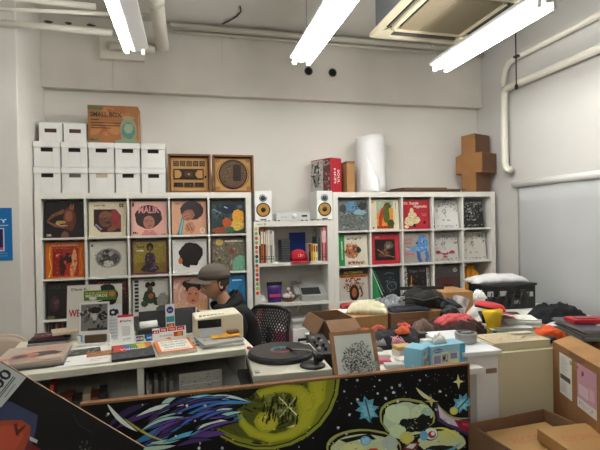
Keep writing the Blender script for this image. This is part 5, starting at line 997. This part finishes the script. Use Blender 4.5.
# beige record mailers
for i in range(7):
    o = card('record_mailer', .345, .615 if i else .58, .03, '#cfc7a6', [('r', .0, .0, .03, 1, '#c9c09a')] if i == 1 else [], m=PRINT, loc=(2.922+.012*(i == 0)-.0*i, -2.278+.034*i, .3005+.0*(i)), rot=(0, 0, R(-1.5)))
    tag(o, 'foremost beige cardboard mailer, slightly lower than those behind' if i == 0 else 'beige cardboard mailer standing upright in the row behind the foremost one', 'mailer', None if i == 0 else 'beige mailers standing behind the foremost one')
o = card('written_card', .33, .17, .004, '#c4b494', [('n', .04, .05, .6, .95, 60, ['#7a4c34', '#5d4030', '#8e6a50'], .008, .022, 3), ('l', [(.55, .2), (.7, .4), (.95, .35)], .05, '#55564a'), ('l', [(.6, .6), (.8, .45), (1, .5)], .02, '#3f403a'), ('r', .62, .7, .98, .95, '#cfc8b4')], m=PRINT, loc=(2.93, -2.262, .9185), rot=(R(-90), 0, R(-2)))
tag(o, 'tan card with brown handwriting lying on the beige mailers', 'card')
# brown shipping box with labels
bx = carton('tall brown shipping box with a white label and a pink label at the right edge', 3.313, -2.50, .3005, .50, .20, .62, 0, mat('shipping_card', '#94693f', .85, var=.12, scale=14), open_=True) 
bx.rotation_euler = (0, 0, R(-109.3)); bx.location = (2.995, -2.533, .3005)
bx.children[0].data = bx.children[0].data.copy() if 0 else bx.children[0].data
card('white_label', .12, .20, .0006, '#dddcd6', [*[('r', .1, .9-i*.05, .5+.3*((i*7) % 3)/3, .915-i*.05, '#9a9994') for i in range(8)], ('r', .08, .38, .92, .5, '#55534f'), *[('r', .1, .3-i*.05, .6, .315-i*.05, '#a5a49e') for i in range(5)]], m=PRINT, parent=bx, loc=(-.115, -.001, .385))
card('pink_label', .16, .20, .0006, '#c496a8', [('r', 0, 0, 1, .22, '#d9d5d2'), ('r', .08, .3, .6, .55, '#d3bcc4'), ('p', [(.25, .74), (.38, .8), (.36, .9), (.28, .84), (.24, .9)], '#8c2c4c'), ('n', .1, .03, .9, .2, 30, ['#4c4648'], .008, .02, 3), ('r', .7, .35, .95, .6, '#cfb0ba')], m=PRINT, parent=bx, loc=(.075, -.001, .385))
card('box_marks', .10, .03, .0004, '#a97f50', [('t', '2022.4', .05, .2, .8, .6, '#5a3f26')], m=PRINT, parent=bx, loc=(-.03, -.001, .59-.04))
MB().box(-.25, .25, .0, .006, 0, .09, TR(0, .004, .62) @ RX(-1.25)).build('flap', CARD, bx); MB().prism([(-.08, .60), (.0, .585), (.06, .60), (.06, .62), (-.08, .62)], -.0008, .0).build('torn_patch', CARDD, bx)
# open box with packages
ob = carton('open brown cardboard box in the lower right corner, holding brown packages', 2.765, -2.925, .3005, .445, .47, .33, 8, CARDD, open_=True)
ob.location = (2.745, -2.89, .3005); ob.rotation_euler = (0, 0, R(5))
def pack(label, x, y, z, w_, d, rz, tilt, txt):
    o = card('package', w_, d, .05, '#a8824f', [('t', txt, .16, .55, .66, .16, '#b06a48')] + [('r', .1, .1, .9, .104, '#8c6a44')], side='#a07848', m=PRINT, loc=(x, y, z), rot=(R(-90+tilt), 0, R(rz))); return tag(o, label, 'package')
pack('brown package with a row of red stamped signs, lying deeper in the open box', 2.735, -2.72, .55, .33, .27, 2, 3, 'RECORDS')
pack('brown package with red lettering, lying on top towards the lower right corner', 2.83, -2.86, .606, .24, .27, -3, 2, 'CARDING')
# right of the mailers: papers, clothes, records
table('table', 'white table behind the beige mailers carrying clothes and record stacks', [(3.03, -2.03), (4.46, -2.03), (4.46, -1.71), (3.03, -1.71)], .82, SHELF, legs=[(3.07, -1.99), (4.42, -1.99), (3.07, -1.74), (4.42, -1.74)])
sup = carton('brown carton beneath the record stack at the right edge', 3.52, -2.62, .3005, .50, .44, .635, 0, CARD)
rd = random.Random(31)
for i in range(9):
    o = card('record_sleeve', .31, .31, .0055, ['#5b5a5e', '#b9b6ae', '#3a3638', '#8d8a86', '#6a3c44', '#2c2c32', '#a8a5a0', '#4d4a50', '#4b4a5e'][i], [('w', .6, .3, .2, .16, '#c9c4ac', .1, 3)] if i == 8 else [], '#8b8884', m=GLOSS, loc=(3.325+rd.uniform(-.014, .014), -2.44+rd.uniform(-.012, .012), .9365+.003+i*.0061), rot=(R(-90), 0, R(-18+rd.uniform(-3, 3))))
    tag(o, 'record sleeve in the flat stack at the right edge' if i < 8 else 'topmost sleeve of the flat record stack at the right edge, blue-grey with a pale spot', 'record', 'flat stack of records at the right edge' if i < 8 else None)
lump('white_cloth', 'white plastic-wrapped sheets behind the record stack at the right edge', 'sheets', (3.70, -1.93, .822), .46, .30, .09, mat('wrap_white', '#cfd2d8', .35), 51, R(-20), rough=.12)
rc = thing('cassette_case', 'red flat case with a raised window on top of the record stack', 'case', (3.32, -2.26, .9365+.0565), (0, 0, R(-16)))
MB().box(-.085, .085, -.05, .05, 0, .022).build('case_body', mat('case_red', '#b3202c', .4), rc, bev=.003); MB().box(-.05, .05, -.025, .025, .022, .026).build('case_window', mat('case_dred', '#8a1822', .3), rc, bev=.001)
lump('black_shirt', 'large black shirt thrown over the papers at the right wall', 'clothes', (3.72, -1.64, .78), .38, .28, .17, mat('black_fabric', '#15171b', .95), 52, R(-12), rough=.22)
lump('orange_cloth', 'bright orange garment peeking out under the black shirt', 'clothes', (3.40, -1.93, .822), .24, .14, .065, mat('orange_bright', '#e0561e', .8), 53, R(-8), rough=.3)
tag(MB().box(-.15, .15, -.04, .04, 0, .035).build('black_case', BLACK, bev=.014, loc=(3.20, -2.16+.16, .8215+.0), rot=(0, 0, R(-8))), 'long black pouch in front of the orange garment', 'pouch')
for i in range(8):
    o = card('paper_sheet', .22, .17, .009, ['#d9dbd4', '#bcc4bb', '#e3e3de', '#a9b2a9', '#cfd3cc', '#8c958e', '#dedfd9', '#c4cbc2'][i], [], '#b5bab2', m=PRINT, loc=(3.14+.012*math.sin(i*3), -1.93+.01*math.cos(i*2), .8215+.0046+i*.0096), rot=(R(-90), 0, R(-20+9*math.sin(i*2.2))))
    tag(o, 'pale paper pad in the untidy pile behind the yellow boot', 'paper', 'pale paper pads behind the yellow boot')
for i in range(4):
    o = card('shirt_pack', .26, .15, .014, '#1c1b1e', [('t', 'UNITED', .08, .62, .6, .16, '#c98a90'), ('t', 'SUNSET', .2, .34, .6, .14, '#a9a6a8'), ('r', .1, .15, .9, .19, '#6f6c70')], '#1c1b1e', m=PRINT, loc=(3.33, -1.60+.004*i, .762+.068+.0075+i*.0155), rot=(R(-90), 0, R(-32+2*i)))
    tag(o, 'topmost black package with red and white lettering, left of the black shirt' if i == 3 else 'black package under the lettered one, left of the black shirt', 'package', None if i == 3 else 'black packages left of the black shirt')
tag(MB().box(-.14, .14, -.09, .09, 0, .067).build('cardboard_box', CARDD, bev=.002, loc=(3.33, -1.585, .7615), rot=(0, 0, R(-32))), 'low brown box beneath the black lettered packages', 'box')
for i in range(9):
    o = card('paper_sheet', .20, .15, .011, ['#c9cdc6', '#e6e6e2', '#9aa49c', '#d4d8d0', '#b7beb6', '#e0e1dc', '#8c958e', '#d9dbd6', '#eceae4'][i], [('n', .1, .1, .9, .9, 10, ['#9aa19a', '#c4c8c2'], .03, .07, i)], '#c4c8c0', m=PRINT, loc=(3.27+.014*math.sin(i*2.3), -1.86+.012*math.cos(i*3.1), .8215+.0056+i*.0115), rot=(R(-90), 0, R(-30+12*math.sin(i*1.9))))
    tag(o, 'white and grey paper bundle in the taller untidy pile left of the orange garment', 'paper', 'paper bundles left of the orange garment')
# yellow boot-like glove with black patches and the red cap over it
yb = thing('yellow_boot', 'yellow boot with black patches standing behind the beige mailers', 'boot', (3.075, -1.84, .8215), (0, 0, R(10)))
YEL = mat('boot_yellow', '#d9b312', .5)
MB().tube([(.0, 0, .0), (.005, 0, .05), (-.005, 0, .11), (-.012, 0, .17)], [.046, .040, .046, .062], 18).build('boot_shaft', YEL, yb, smooth=True)
MB().tube([(.0, .0, .02), (.05, -.02, .015)], [.04, .03], 14).build('boot_toe', DARK, yb, smooth=True)
for x, z in ((-.040, .045), (-.036, .02)): MB().cyl(.016, .012, 12, TR(x+.01, -.034, z) @ RX(math.pi/2)).build('boot_patch', BLACK, yb)
rcap = cap('red and black cap lying over the top of the yellow boot', (3.12, -1.74, .975), (R(6), R(12), R(40)), BLACK, mat('cap_bright_red', '#c9303a', .7), s=.82)
rcap.scale = (1.15, 1.15, .55)
MB().lathe([(.0815, .023), (.078, .050), (.067, .072), (.050, .086)], 24).build('crown_panel', mat('cap_bright_red', '#c9303a', .7), rcap, smooth=True)

# ================================================================== PAINTED BOARD
BY = -2.42
def onb(u, v, Y=BY):
    d = fw+rt*((u-300)/FPX)-up*((v-225)/FPX); t = (Y-CAM.y)/d.y; p = CAM+d*t; return p.x, p.z
BX0, BX1, BH = .872, 2.498, .888
def bu(u, v): x, z = onb(u, v); return ((x-BX0)/(BX1-BX0), z/BH)
def P(pts, col): return ('p', [bu(*q) for q in pts], col)
def leaf(a, b, wd, bend, col, n=7):
    (x0, y0), (x1, y1) = a, b; dx, dy = x1-x0, y1-y0; l = math.hypot(dx, dy); nx, ny = -dy/l, dx/l; L = []; Q = []
    for i in range(n+1):
        t = i/n; k = math.sin(math.pi*t)**.8*wd/2; c = math.sin(math.pi*t)*bend
        x, y = x0+dx*t+nx*c, y0+dy*t+ny*c; L.append((x+nx*k, y+ny*k)); Q.append((x-nx*k, y-ny*k))
    out = []
    for i in range(n): out.append(('q',)+P([L[i], L[i+1], Q[i+1], Q[i]], col)[1:])
    return out
def blob(cx, cy, rx, ry, col, w=.0, sd=1, rot=0, n=26): return P(ell(cx, cy, rx, ry, rot, n, w, sd), col)
OL, OD, OB = '#8f931c', '#4f5518', '#a6a528'
art = []
# moon
def stroke(pts, wd, col): return ('l', [bu(*q) for q in pts], wd, col)
art += [blob(264, 377, 76, 73, '#7b8030'), blob(263, 376, 74, 71.3, '#22260f'), blob(263, 376, 72.5, 70, '#6f7420'), blob(258, 377, 66, 63, '#4b511a')]
_r = random.Random(9)
for _ in range(120):
    a_0 = _r.uniform(.2, 2.9); q_ = _r.uniform(20, 66); x_, y_ = 262+q_*math.cos(a_0), 377+q_*math.sin(a_0); art.append(blob(x_, y_, _r.uniform(2, 7), _r.uniform(.6, 1.6), _r.choice(['#565c1c', '#767c24', '#3a3f16', '#2b2f12']), .1, 1, math.degrees(a_0)+90, 10))
for col_, k_ in (('#787c1e', 1.15), ('#8f9122', .95), ('#98982a', .55)):
    art += [stroke([(258, 394), (268, 391), (282, 388), (296, 389), (305, 398), (308, 411), (303, 424), (290, 434), (272, 438), (254, 433), (243, 423), (238, 410)], [.034*k_, .032*k_, .034*k_, .04*k_, .048*k_, .05*k_, .046*k_, .04*k_, .038*k_, .03*k_, .02*k_, .006], col_),
            stroke([(318, 376), (317, 388), (319, 400), (312, 412)], [.05*k_, .045*k_, .03*k_, .008], col_)]
art += [blob(266, 421, 12, 10.5, '#8f9122', .05, 8), blob(267, 421, 9.5, 8.5, '#a19d30', .06, 9)]
for _ in range(60):
    x_, y_ = _r.uniform(262, 298), _r.uniform(397, 420); art.append(blob(x_, y_, _r.uniform(.6, 1.4), _r.uniform(2, 6), _r.choice(['#23270f', '#34391a', '#6f7540', '#2b2f12']), .1, 1, 10, 10))
art += [P([(278, 397), (296, 415), (297, 414), (279, 396)], '#c5c99a'), P([(296, 397), (280, 417), (279, 416), (295, 396)], '#9aa070'), P([(286, 427), (294, 424), (294, 426)], '#c9cdb0')]
art += [('ne', *bu(265, 417), .008, .012, 24, ['#3a3f14', '#c9c24c'], .0012, .003, 5), ('ne', *bu(285, 402), .02, .05, 50, ['#2d3112', '#7a8030', '#8f9160'], .0015, .005, 6), ('ne', *bu(235, 402), .03, .06, 50, ['#3a3f16', '#777d2a', '#22260e'], .002, .007, 7)]
# black wing sweep over the moon's left and feathers
art += [P([(196, 392), (262, 384), (250, 396), (225, 402), (205, 396)], '#14130f'), P([(196, 404), (244, 404), (224, 416), (200, 424)], '#17160f')]
PU, BLu, PA, WH = '#3d2c5c', '#2f6c9c', '#8fb5ae', '#b7cdbf'
for a, b, wd, bn, c in (((150, 424), (178, 392), 8, -3, PU), ((165, 418), (212, 395), 10, -5, PU), ((112, 424), (150, 402), 9, -4, '#2c2244'), ((120, 426), (166, 408), 8, -3, PU), ((160, 410), (178, 395), 7, -3, PA), ((162, 412), (205, 396), 7, -4, '#5a9db8'),
    ((178, 397), (215, 396), 5, -5, BLu), ((150, 436), (196, 412), 9, 3, PU), ((146, 428), (180, 415), 7, -2, '#3a5ea0'), ((136, 440), (168, 422), 9, 2, BLu), ((140, 446), (178, 428), 8, 2, '#4c9bb5'), ((152, 441), (188, 434), 6, 2, PA), ((140, 447), (176, 444), 6, 1, '#9bb8a8'), ((165, 437), (208, 420), 8, -3, BLu), ((168, 440), (214, 428), 6, -2, '#4b98b6'),
    ((170, 426), (214, 408), 9, -4, PU), ((178, 420), (222, 402), 8, -4, '#3b6ea8'), ((172, 404), (222, 400), 7, -5, PU), ((190, 398), (236, 401), 5, -4, '#7aaec8'), ((210, 396), (250, 401), 4, -3, '#a9c9cc'), ((204, 404), (252, 402), 5, -2, '#3f7fb4'),
    ((205, 424), (238, 414), 6, -3, BLu), ((208, 428), (244, 416), 5, -2, '#6aa9c4'), ((205, 420), (240, 410), 5, -3, PU), ((216, 424), (236, 420), 4, -1, WH), ((192, 437), (226, 432), 9, -2, '#4a3572'), ((180, 444), (212, 438), 6, -2, PU)):
    a = (a[0]-(b[0]-a[0])*.12, a[1]-(b[1]-a[1])*.12); art += leaf(a, b, wd*.85+1.6, bn, '#0c0b0d')+leaf(a, b, wd*.72, bn, c)
for _ in range(34):
    x_, y_ = _r.uniform(182, 248), 0; y_ = 394+(_r.random()**1.2)*34+max(0, 215-x_)*.12; l_ = _r.uniform(26, 56); w_ = _r.uniform(2.2, 4.2)
    a, b = (x_-l_, y_+l_*_r.uniform(.22, .5)), (x_, y_); c = _r.choice([PU, '#5b418c', BLu, '#4f9cc0', PA, WH, '#3c5ca4', '#0b0a0c', '#0b0a0c'])
    art += leaf(a, b, w_+1.5, -4, '#0c0b0d')+leaf(a, b, w_, -4, c)
art += leaf((107, 401), (138, 430), 4.6, 3, WH)+leaf((124, 416), (160, 438), 2.6, 2, '#8c8c3c')+leaf((134, 424), (168, 440), 2, 2, '#a8a458')
# right: leaf shapes, star, comet
def holly(cx, cy, s, rot, col):
    pr = [(0, -1.2), (.25, -.75), (.7, -.8), (.5, -.3), (.95, -.1), (.55, .15), (.75, .7), (.25, .6), (0, 1.0), (-.3, .55), (-.75, .55), (-.5, .05), (-.95, -.2), (-.5, -.4), (-.7, -.9), (-.2, -.7)]
    c, q = math.cos(R(rot)), math.sin(R(rot)); return P([(cx+s*(x*c-y*q), cy+s*(x*q+y*c)) for x, y in pr], col)
art += [holly(366, 409, 13.5, -12, '#0c1418'), holly(366, 409, 12.5, -12, '#5593a8'), holly(367, 410, 8, -12, '#6fa9b8'), P([(363, 398), (369, 421), (370, 420), (365, 398)], '#2c5668')]
art += [holly(460, 402, 10, 62, '#5593a8'), holly(460, 403, 6, 62, '#7ab2be'), P([(468, 394), (454, 409), (455, 410), (469, 395)], '#2c5668')]
art += [P([(456, 373), (458, 379), (463, 380), (458, 382), (457, 388), (455, 382), (451, 381), (455, 379)], '#b9bd86'), blob(452, 409.5, 4.2, 4.0, '#a9a95a'), blob(452, 409.5, 3.3, 3.1, '#b5b466')]
art += leaf((414, 386), (434, 400), 3.8, 2, '#b5b48c')+[P([(429, 394), (431, 399), (437, 400), (431, 401), (430, 406), (428, 401), (423, 400), (428, 399)], '#a5a566')]
# cloud-skull and saucer
art += [blob(405, 416, 27, 20, '#8f9350', .06, 2), blob(405, 417, 25, 18.5, '#0e0f0c', .06, 2), blob(405, 418, 23, 17, '#a4b599', .05, 3), blob(396, 412, 13, 9, '#b3c4a6', .06, 4), blob(420, 412, 11, 9, '#afbf9d', .06, 5), blob(425, 412, 6, 6, '#8fa99a', .06, 6), blob(412, 424, 17, 7, '#14150f', .16, 7), blob(422, 418, 8, 5, '#14150f', .2, 8), blob(404, 427, 6, 5, '#1a2018', .3, 9), blob(396, 430, 8, 7, '#aebf9c', .1, 10), ('ne', *bu(412, 424), .02, .018, 14, ['#c9d4b8', '#6f7d68'], .0015, .004, 8)]
art += [P([(433, 402), (452, 415), (470, 418), (470, 436), (448, 426), (436, 420)], '#3b2c50'), P([(436, 404), (450, 416), (470, 422), (470, 430), (446, 422), (438, 416)], '#b3aaba'), P([(452, 418), (470, 420), (470, 432), (458, 428)], '#7c2338'), P([(458, 421), (470, 423), (470, 428)], '#a83c48')]
art += leaf((434, 400), (470, 416), 2.2, 8, '#8f9350')
art += [blob(362, 446, 37, 19, '#8f9350', .02, 2), blob(363, 447, 36, 17.5, '#0e0f0c', .02, 3), blob(363, 449, 34, 16.5, '#aab58e', .03, 3), P([(338, 438), (368, 432), (378, 440), (364, 436), (345, 441)], '#101210'), blob(364, 439, 5.2, 4.6, '#6d9cb4'), blob(364, 439, 4, 3.5, '#7fb0c4'), blob(374, 439, 4, 1.4, '#a9b8b0'), blob(388, 441, 8, 7, '#9ba9a0', .08, 5), blob(372, 449, 6, 2.6, '#a8402c', .2, 6), blob(352, 448, 12, 6, '#b9bf86', .1, 7)]
art += [blob(440, 440, 26, 12, '#101210', .04, 2), blob(440, 440, 24, 10.5, '#a9b089', .04, 3), blob(446, 433, 12, 5, '#aeb36c', .1, 5), blob(428, 432, 8, 7, '#203040'), blob(429, 432, 6.5, 5.8, '#b9c4bc'), blob(430, 433, 4, 3.6, '#8c2c34'), blob(431, 432, 2, 2, '#d9d4c4'), blob(422, 434, 4, 5, '#5a8fae'), P([(400, 450), (404, 441), (418, 440), (414, 450)], '#5a2128'), P([(404, 446), (408, 442), (415, 442), (411, 447)], '#b9bdb4'), blob(440, 447, 16, 3.4, '#1a1c18', .1, 3), blob(405, 436, 7, 6, '#b3b060', .1, 6)]
art += leaf((424, 447), (460, 440), 4, 7, '#5f93a6')+leaf((426, 428), (458, 436), 2, -5, '#c4bf5c')
rd = random.Random(77)
stars = [(356, 379), (373, 385), (384, 397), (378, 379), (392, 391), (350, 402), (348, 413), (337, 426), (398, 384), (409, 402), (418, 379), (424, 374), (386, 404), (396, 400), (343, 390), (444, 394), (438, 390), (345, 378), (130, 396), (143, 403), (109, 412), (195, 419), (240, 452), (187, 404), (205, 404), (176, 434), (222, 446), (199, 446), (434, 408), (356, 398), (376, 392), (200, 441), (345, 432), (332, 441), (298, 445), (312, 436), (390, 386), (404, 391)]
for x, y in stars:
    r_ = rd.uniform(.6, 1.5); art.append(blob(x, y, r_, r_, rd.choice(['#b9c4c4', '#8e9aa4', '#c9c9b4']), .3, x))
for _ in range(60): x, y = rd.uniform(335, 465), rd.uniform(372, 408); art.append(blob(x, y, .4, .4, '#7f8a92', 0, 1, 0, 6))
def paler(h):
    v = [int(h.lstrip('#')[j:j+2], 16) for j in (0, 2, 4)]; return '#%02x%02x%02x' % tuple(min(245, int(c*1.25)) for c in v) if max(v) > 60 else h
art = [tuple(paler(q) if isinstance(q, str) and q[:1] == '#' else ([paler(z) for z in q] if isinstance(q, list) and q and isinstance(q[0], str) else q) for q in a) for a in art]
pb = thing('painted_board', 'long black board painted with a green moon, feathers and space creatures', 'painting', ((BX0+BX1)/2, BY, 0))
card('painted_panel', BX1-BX0, BH, .012, '#0b0b0d', art, '#3b2c1e', m=PRINT, parent=pb, loc=(0, .006+.0, 0), step=.00003, grain=1600, gs=.13)
WB = mat('board_edge', '#8a6038', .6, var=.15, scale=20)
MB().box(BX0-(BX0+BX1)/2-.006, (BX1-BX0)/2+.008, -.004, .022, BH, BH+.009).build('top_edge', WB, pb, bev=.001); MB().box((BX1-BX0)/2, (BX1-BX0)/2+.009, -.004, .022, 0, BH).build('side_edge', WB, pb, bev=.001)

# ================================================================== FOREGROUND RECORD IN ITS CRATE
rk = table('record_stand', 'low wooden stand in the near foreground under the record crate', [(.55, -3.55), (1.35, -3.55), (1.35, -3.15), (.55, -3.15)], .74, WOOD, legs=[(.6, -3.5), (1.3, -3.5), (.6, -3.2), (1.3, -3.2)], lm=WOOD)
cr = thing('record_crate', 'open wooden record crate in the near foreground', 'crate', (.95, -3.44, .7405))
MB().box(-.24, .24, 0, .25, 0, .012).build('crate_bottom', WOOD, cr)
for y in (0, .238): MB().box(-.24, .24, y, y+.012, .012, .19).build('crate_side', WOOD, cr, bev=.001)
for x in (-.24, .228): MB().box(x, x+.012, .012, .238, .012, .19).build('crate_end', WOOD, cr, bev=.001)
tl = R(37.94); c_, s_ = math.cos(tl), math.sin(tl)
def fu(u, v):      # a point of the sleeve's face, in face units
    x, z = onb(u, v, -3.302); dx, dz = x-1.181, z-1.118
    return (1+(dx*c_-dz*s_)/.315, 1+(dx*s_+dz*c_)/.315)
def FP(pts, col): return ('p', [fu(*q) for q in pts], col)
fr_ = card('record_sleeve', .315, .315, .004, '#0e0d0d', [
    FP([(-6, 396), (12, 402), (38, 415), (36, 430), (30, 452), (-10, 460)], '#343b58'), FP([(-8, 424), (4, 420), (22, 420), (31, 426), (30, 436), (24, 450), (20, 462), (-10, 470)], '#8f3c26'), FP([(-8, 430), (6, 425), (20, 426), (24, 436), (14, 452), (-10, 465)], '#a34730'),
    FP([(14, 424), (17, 423), (19, 436), (16, 435)], '#4f1c16'), FP([(18, 430), (26, 424), (25, 427), (19, 434)], '#4f1c16'), FP([(30, 436), (38, 440), (37, 443), (30, 440)], '#b3aea6'), FP([(28, 442), (40, 448), (46, 460), (20, 465)], '#5c1d1c'),
    ('ne', *fu(86, 447), .05, .04, 9, ['#2a2a2c', '#7f7f80', '#4a4a4a'], .006, .014, 7), ('l', [fu(74, 414), fu(79, 424), fu(92, 432)], .004, '#34322f'),
    ('p', [(-.1, 1.0), (.172, 1.0), (.165, .79), (-.1, .79)], '#aeb4b4'), ('t', '400', .098, .805, .178, .062, '#1c1c1c', 90), ('p', [(.110, .80), (.116, .80), (.116, .97), (.110, .97)], '#4d4f50'), ('p', [(.121, .80), (.127, .80), (.127, .97), (.121, .97)], '#4d4f50'), ('p', [(.143, .85), (.149, .85), (.149, .94), (.143, .94)], '#7d8182')], '#a98a66', m=PRINT,
    loc=(1.181-.1575*c_-.315*s_, -3.3, 1.118+.1575*s_-.315*c_), rot=(0, tl, 0))
tag(fr_, 'near-black record sleeve with a 400 price tag, tilted in the near left foreground', 'record')
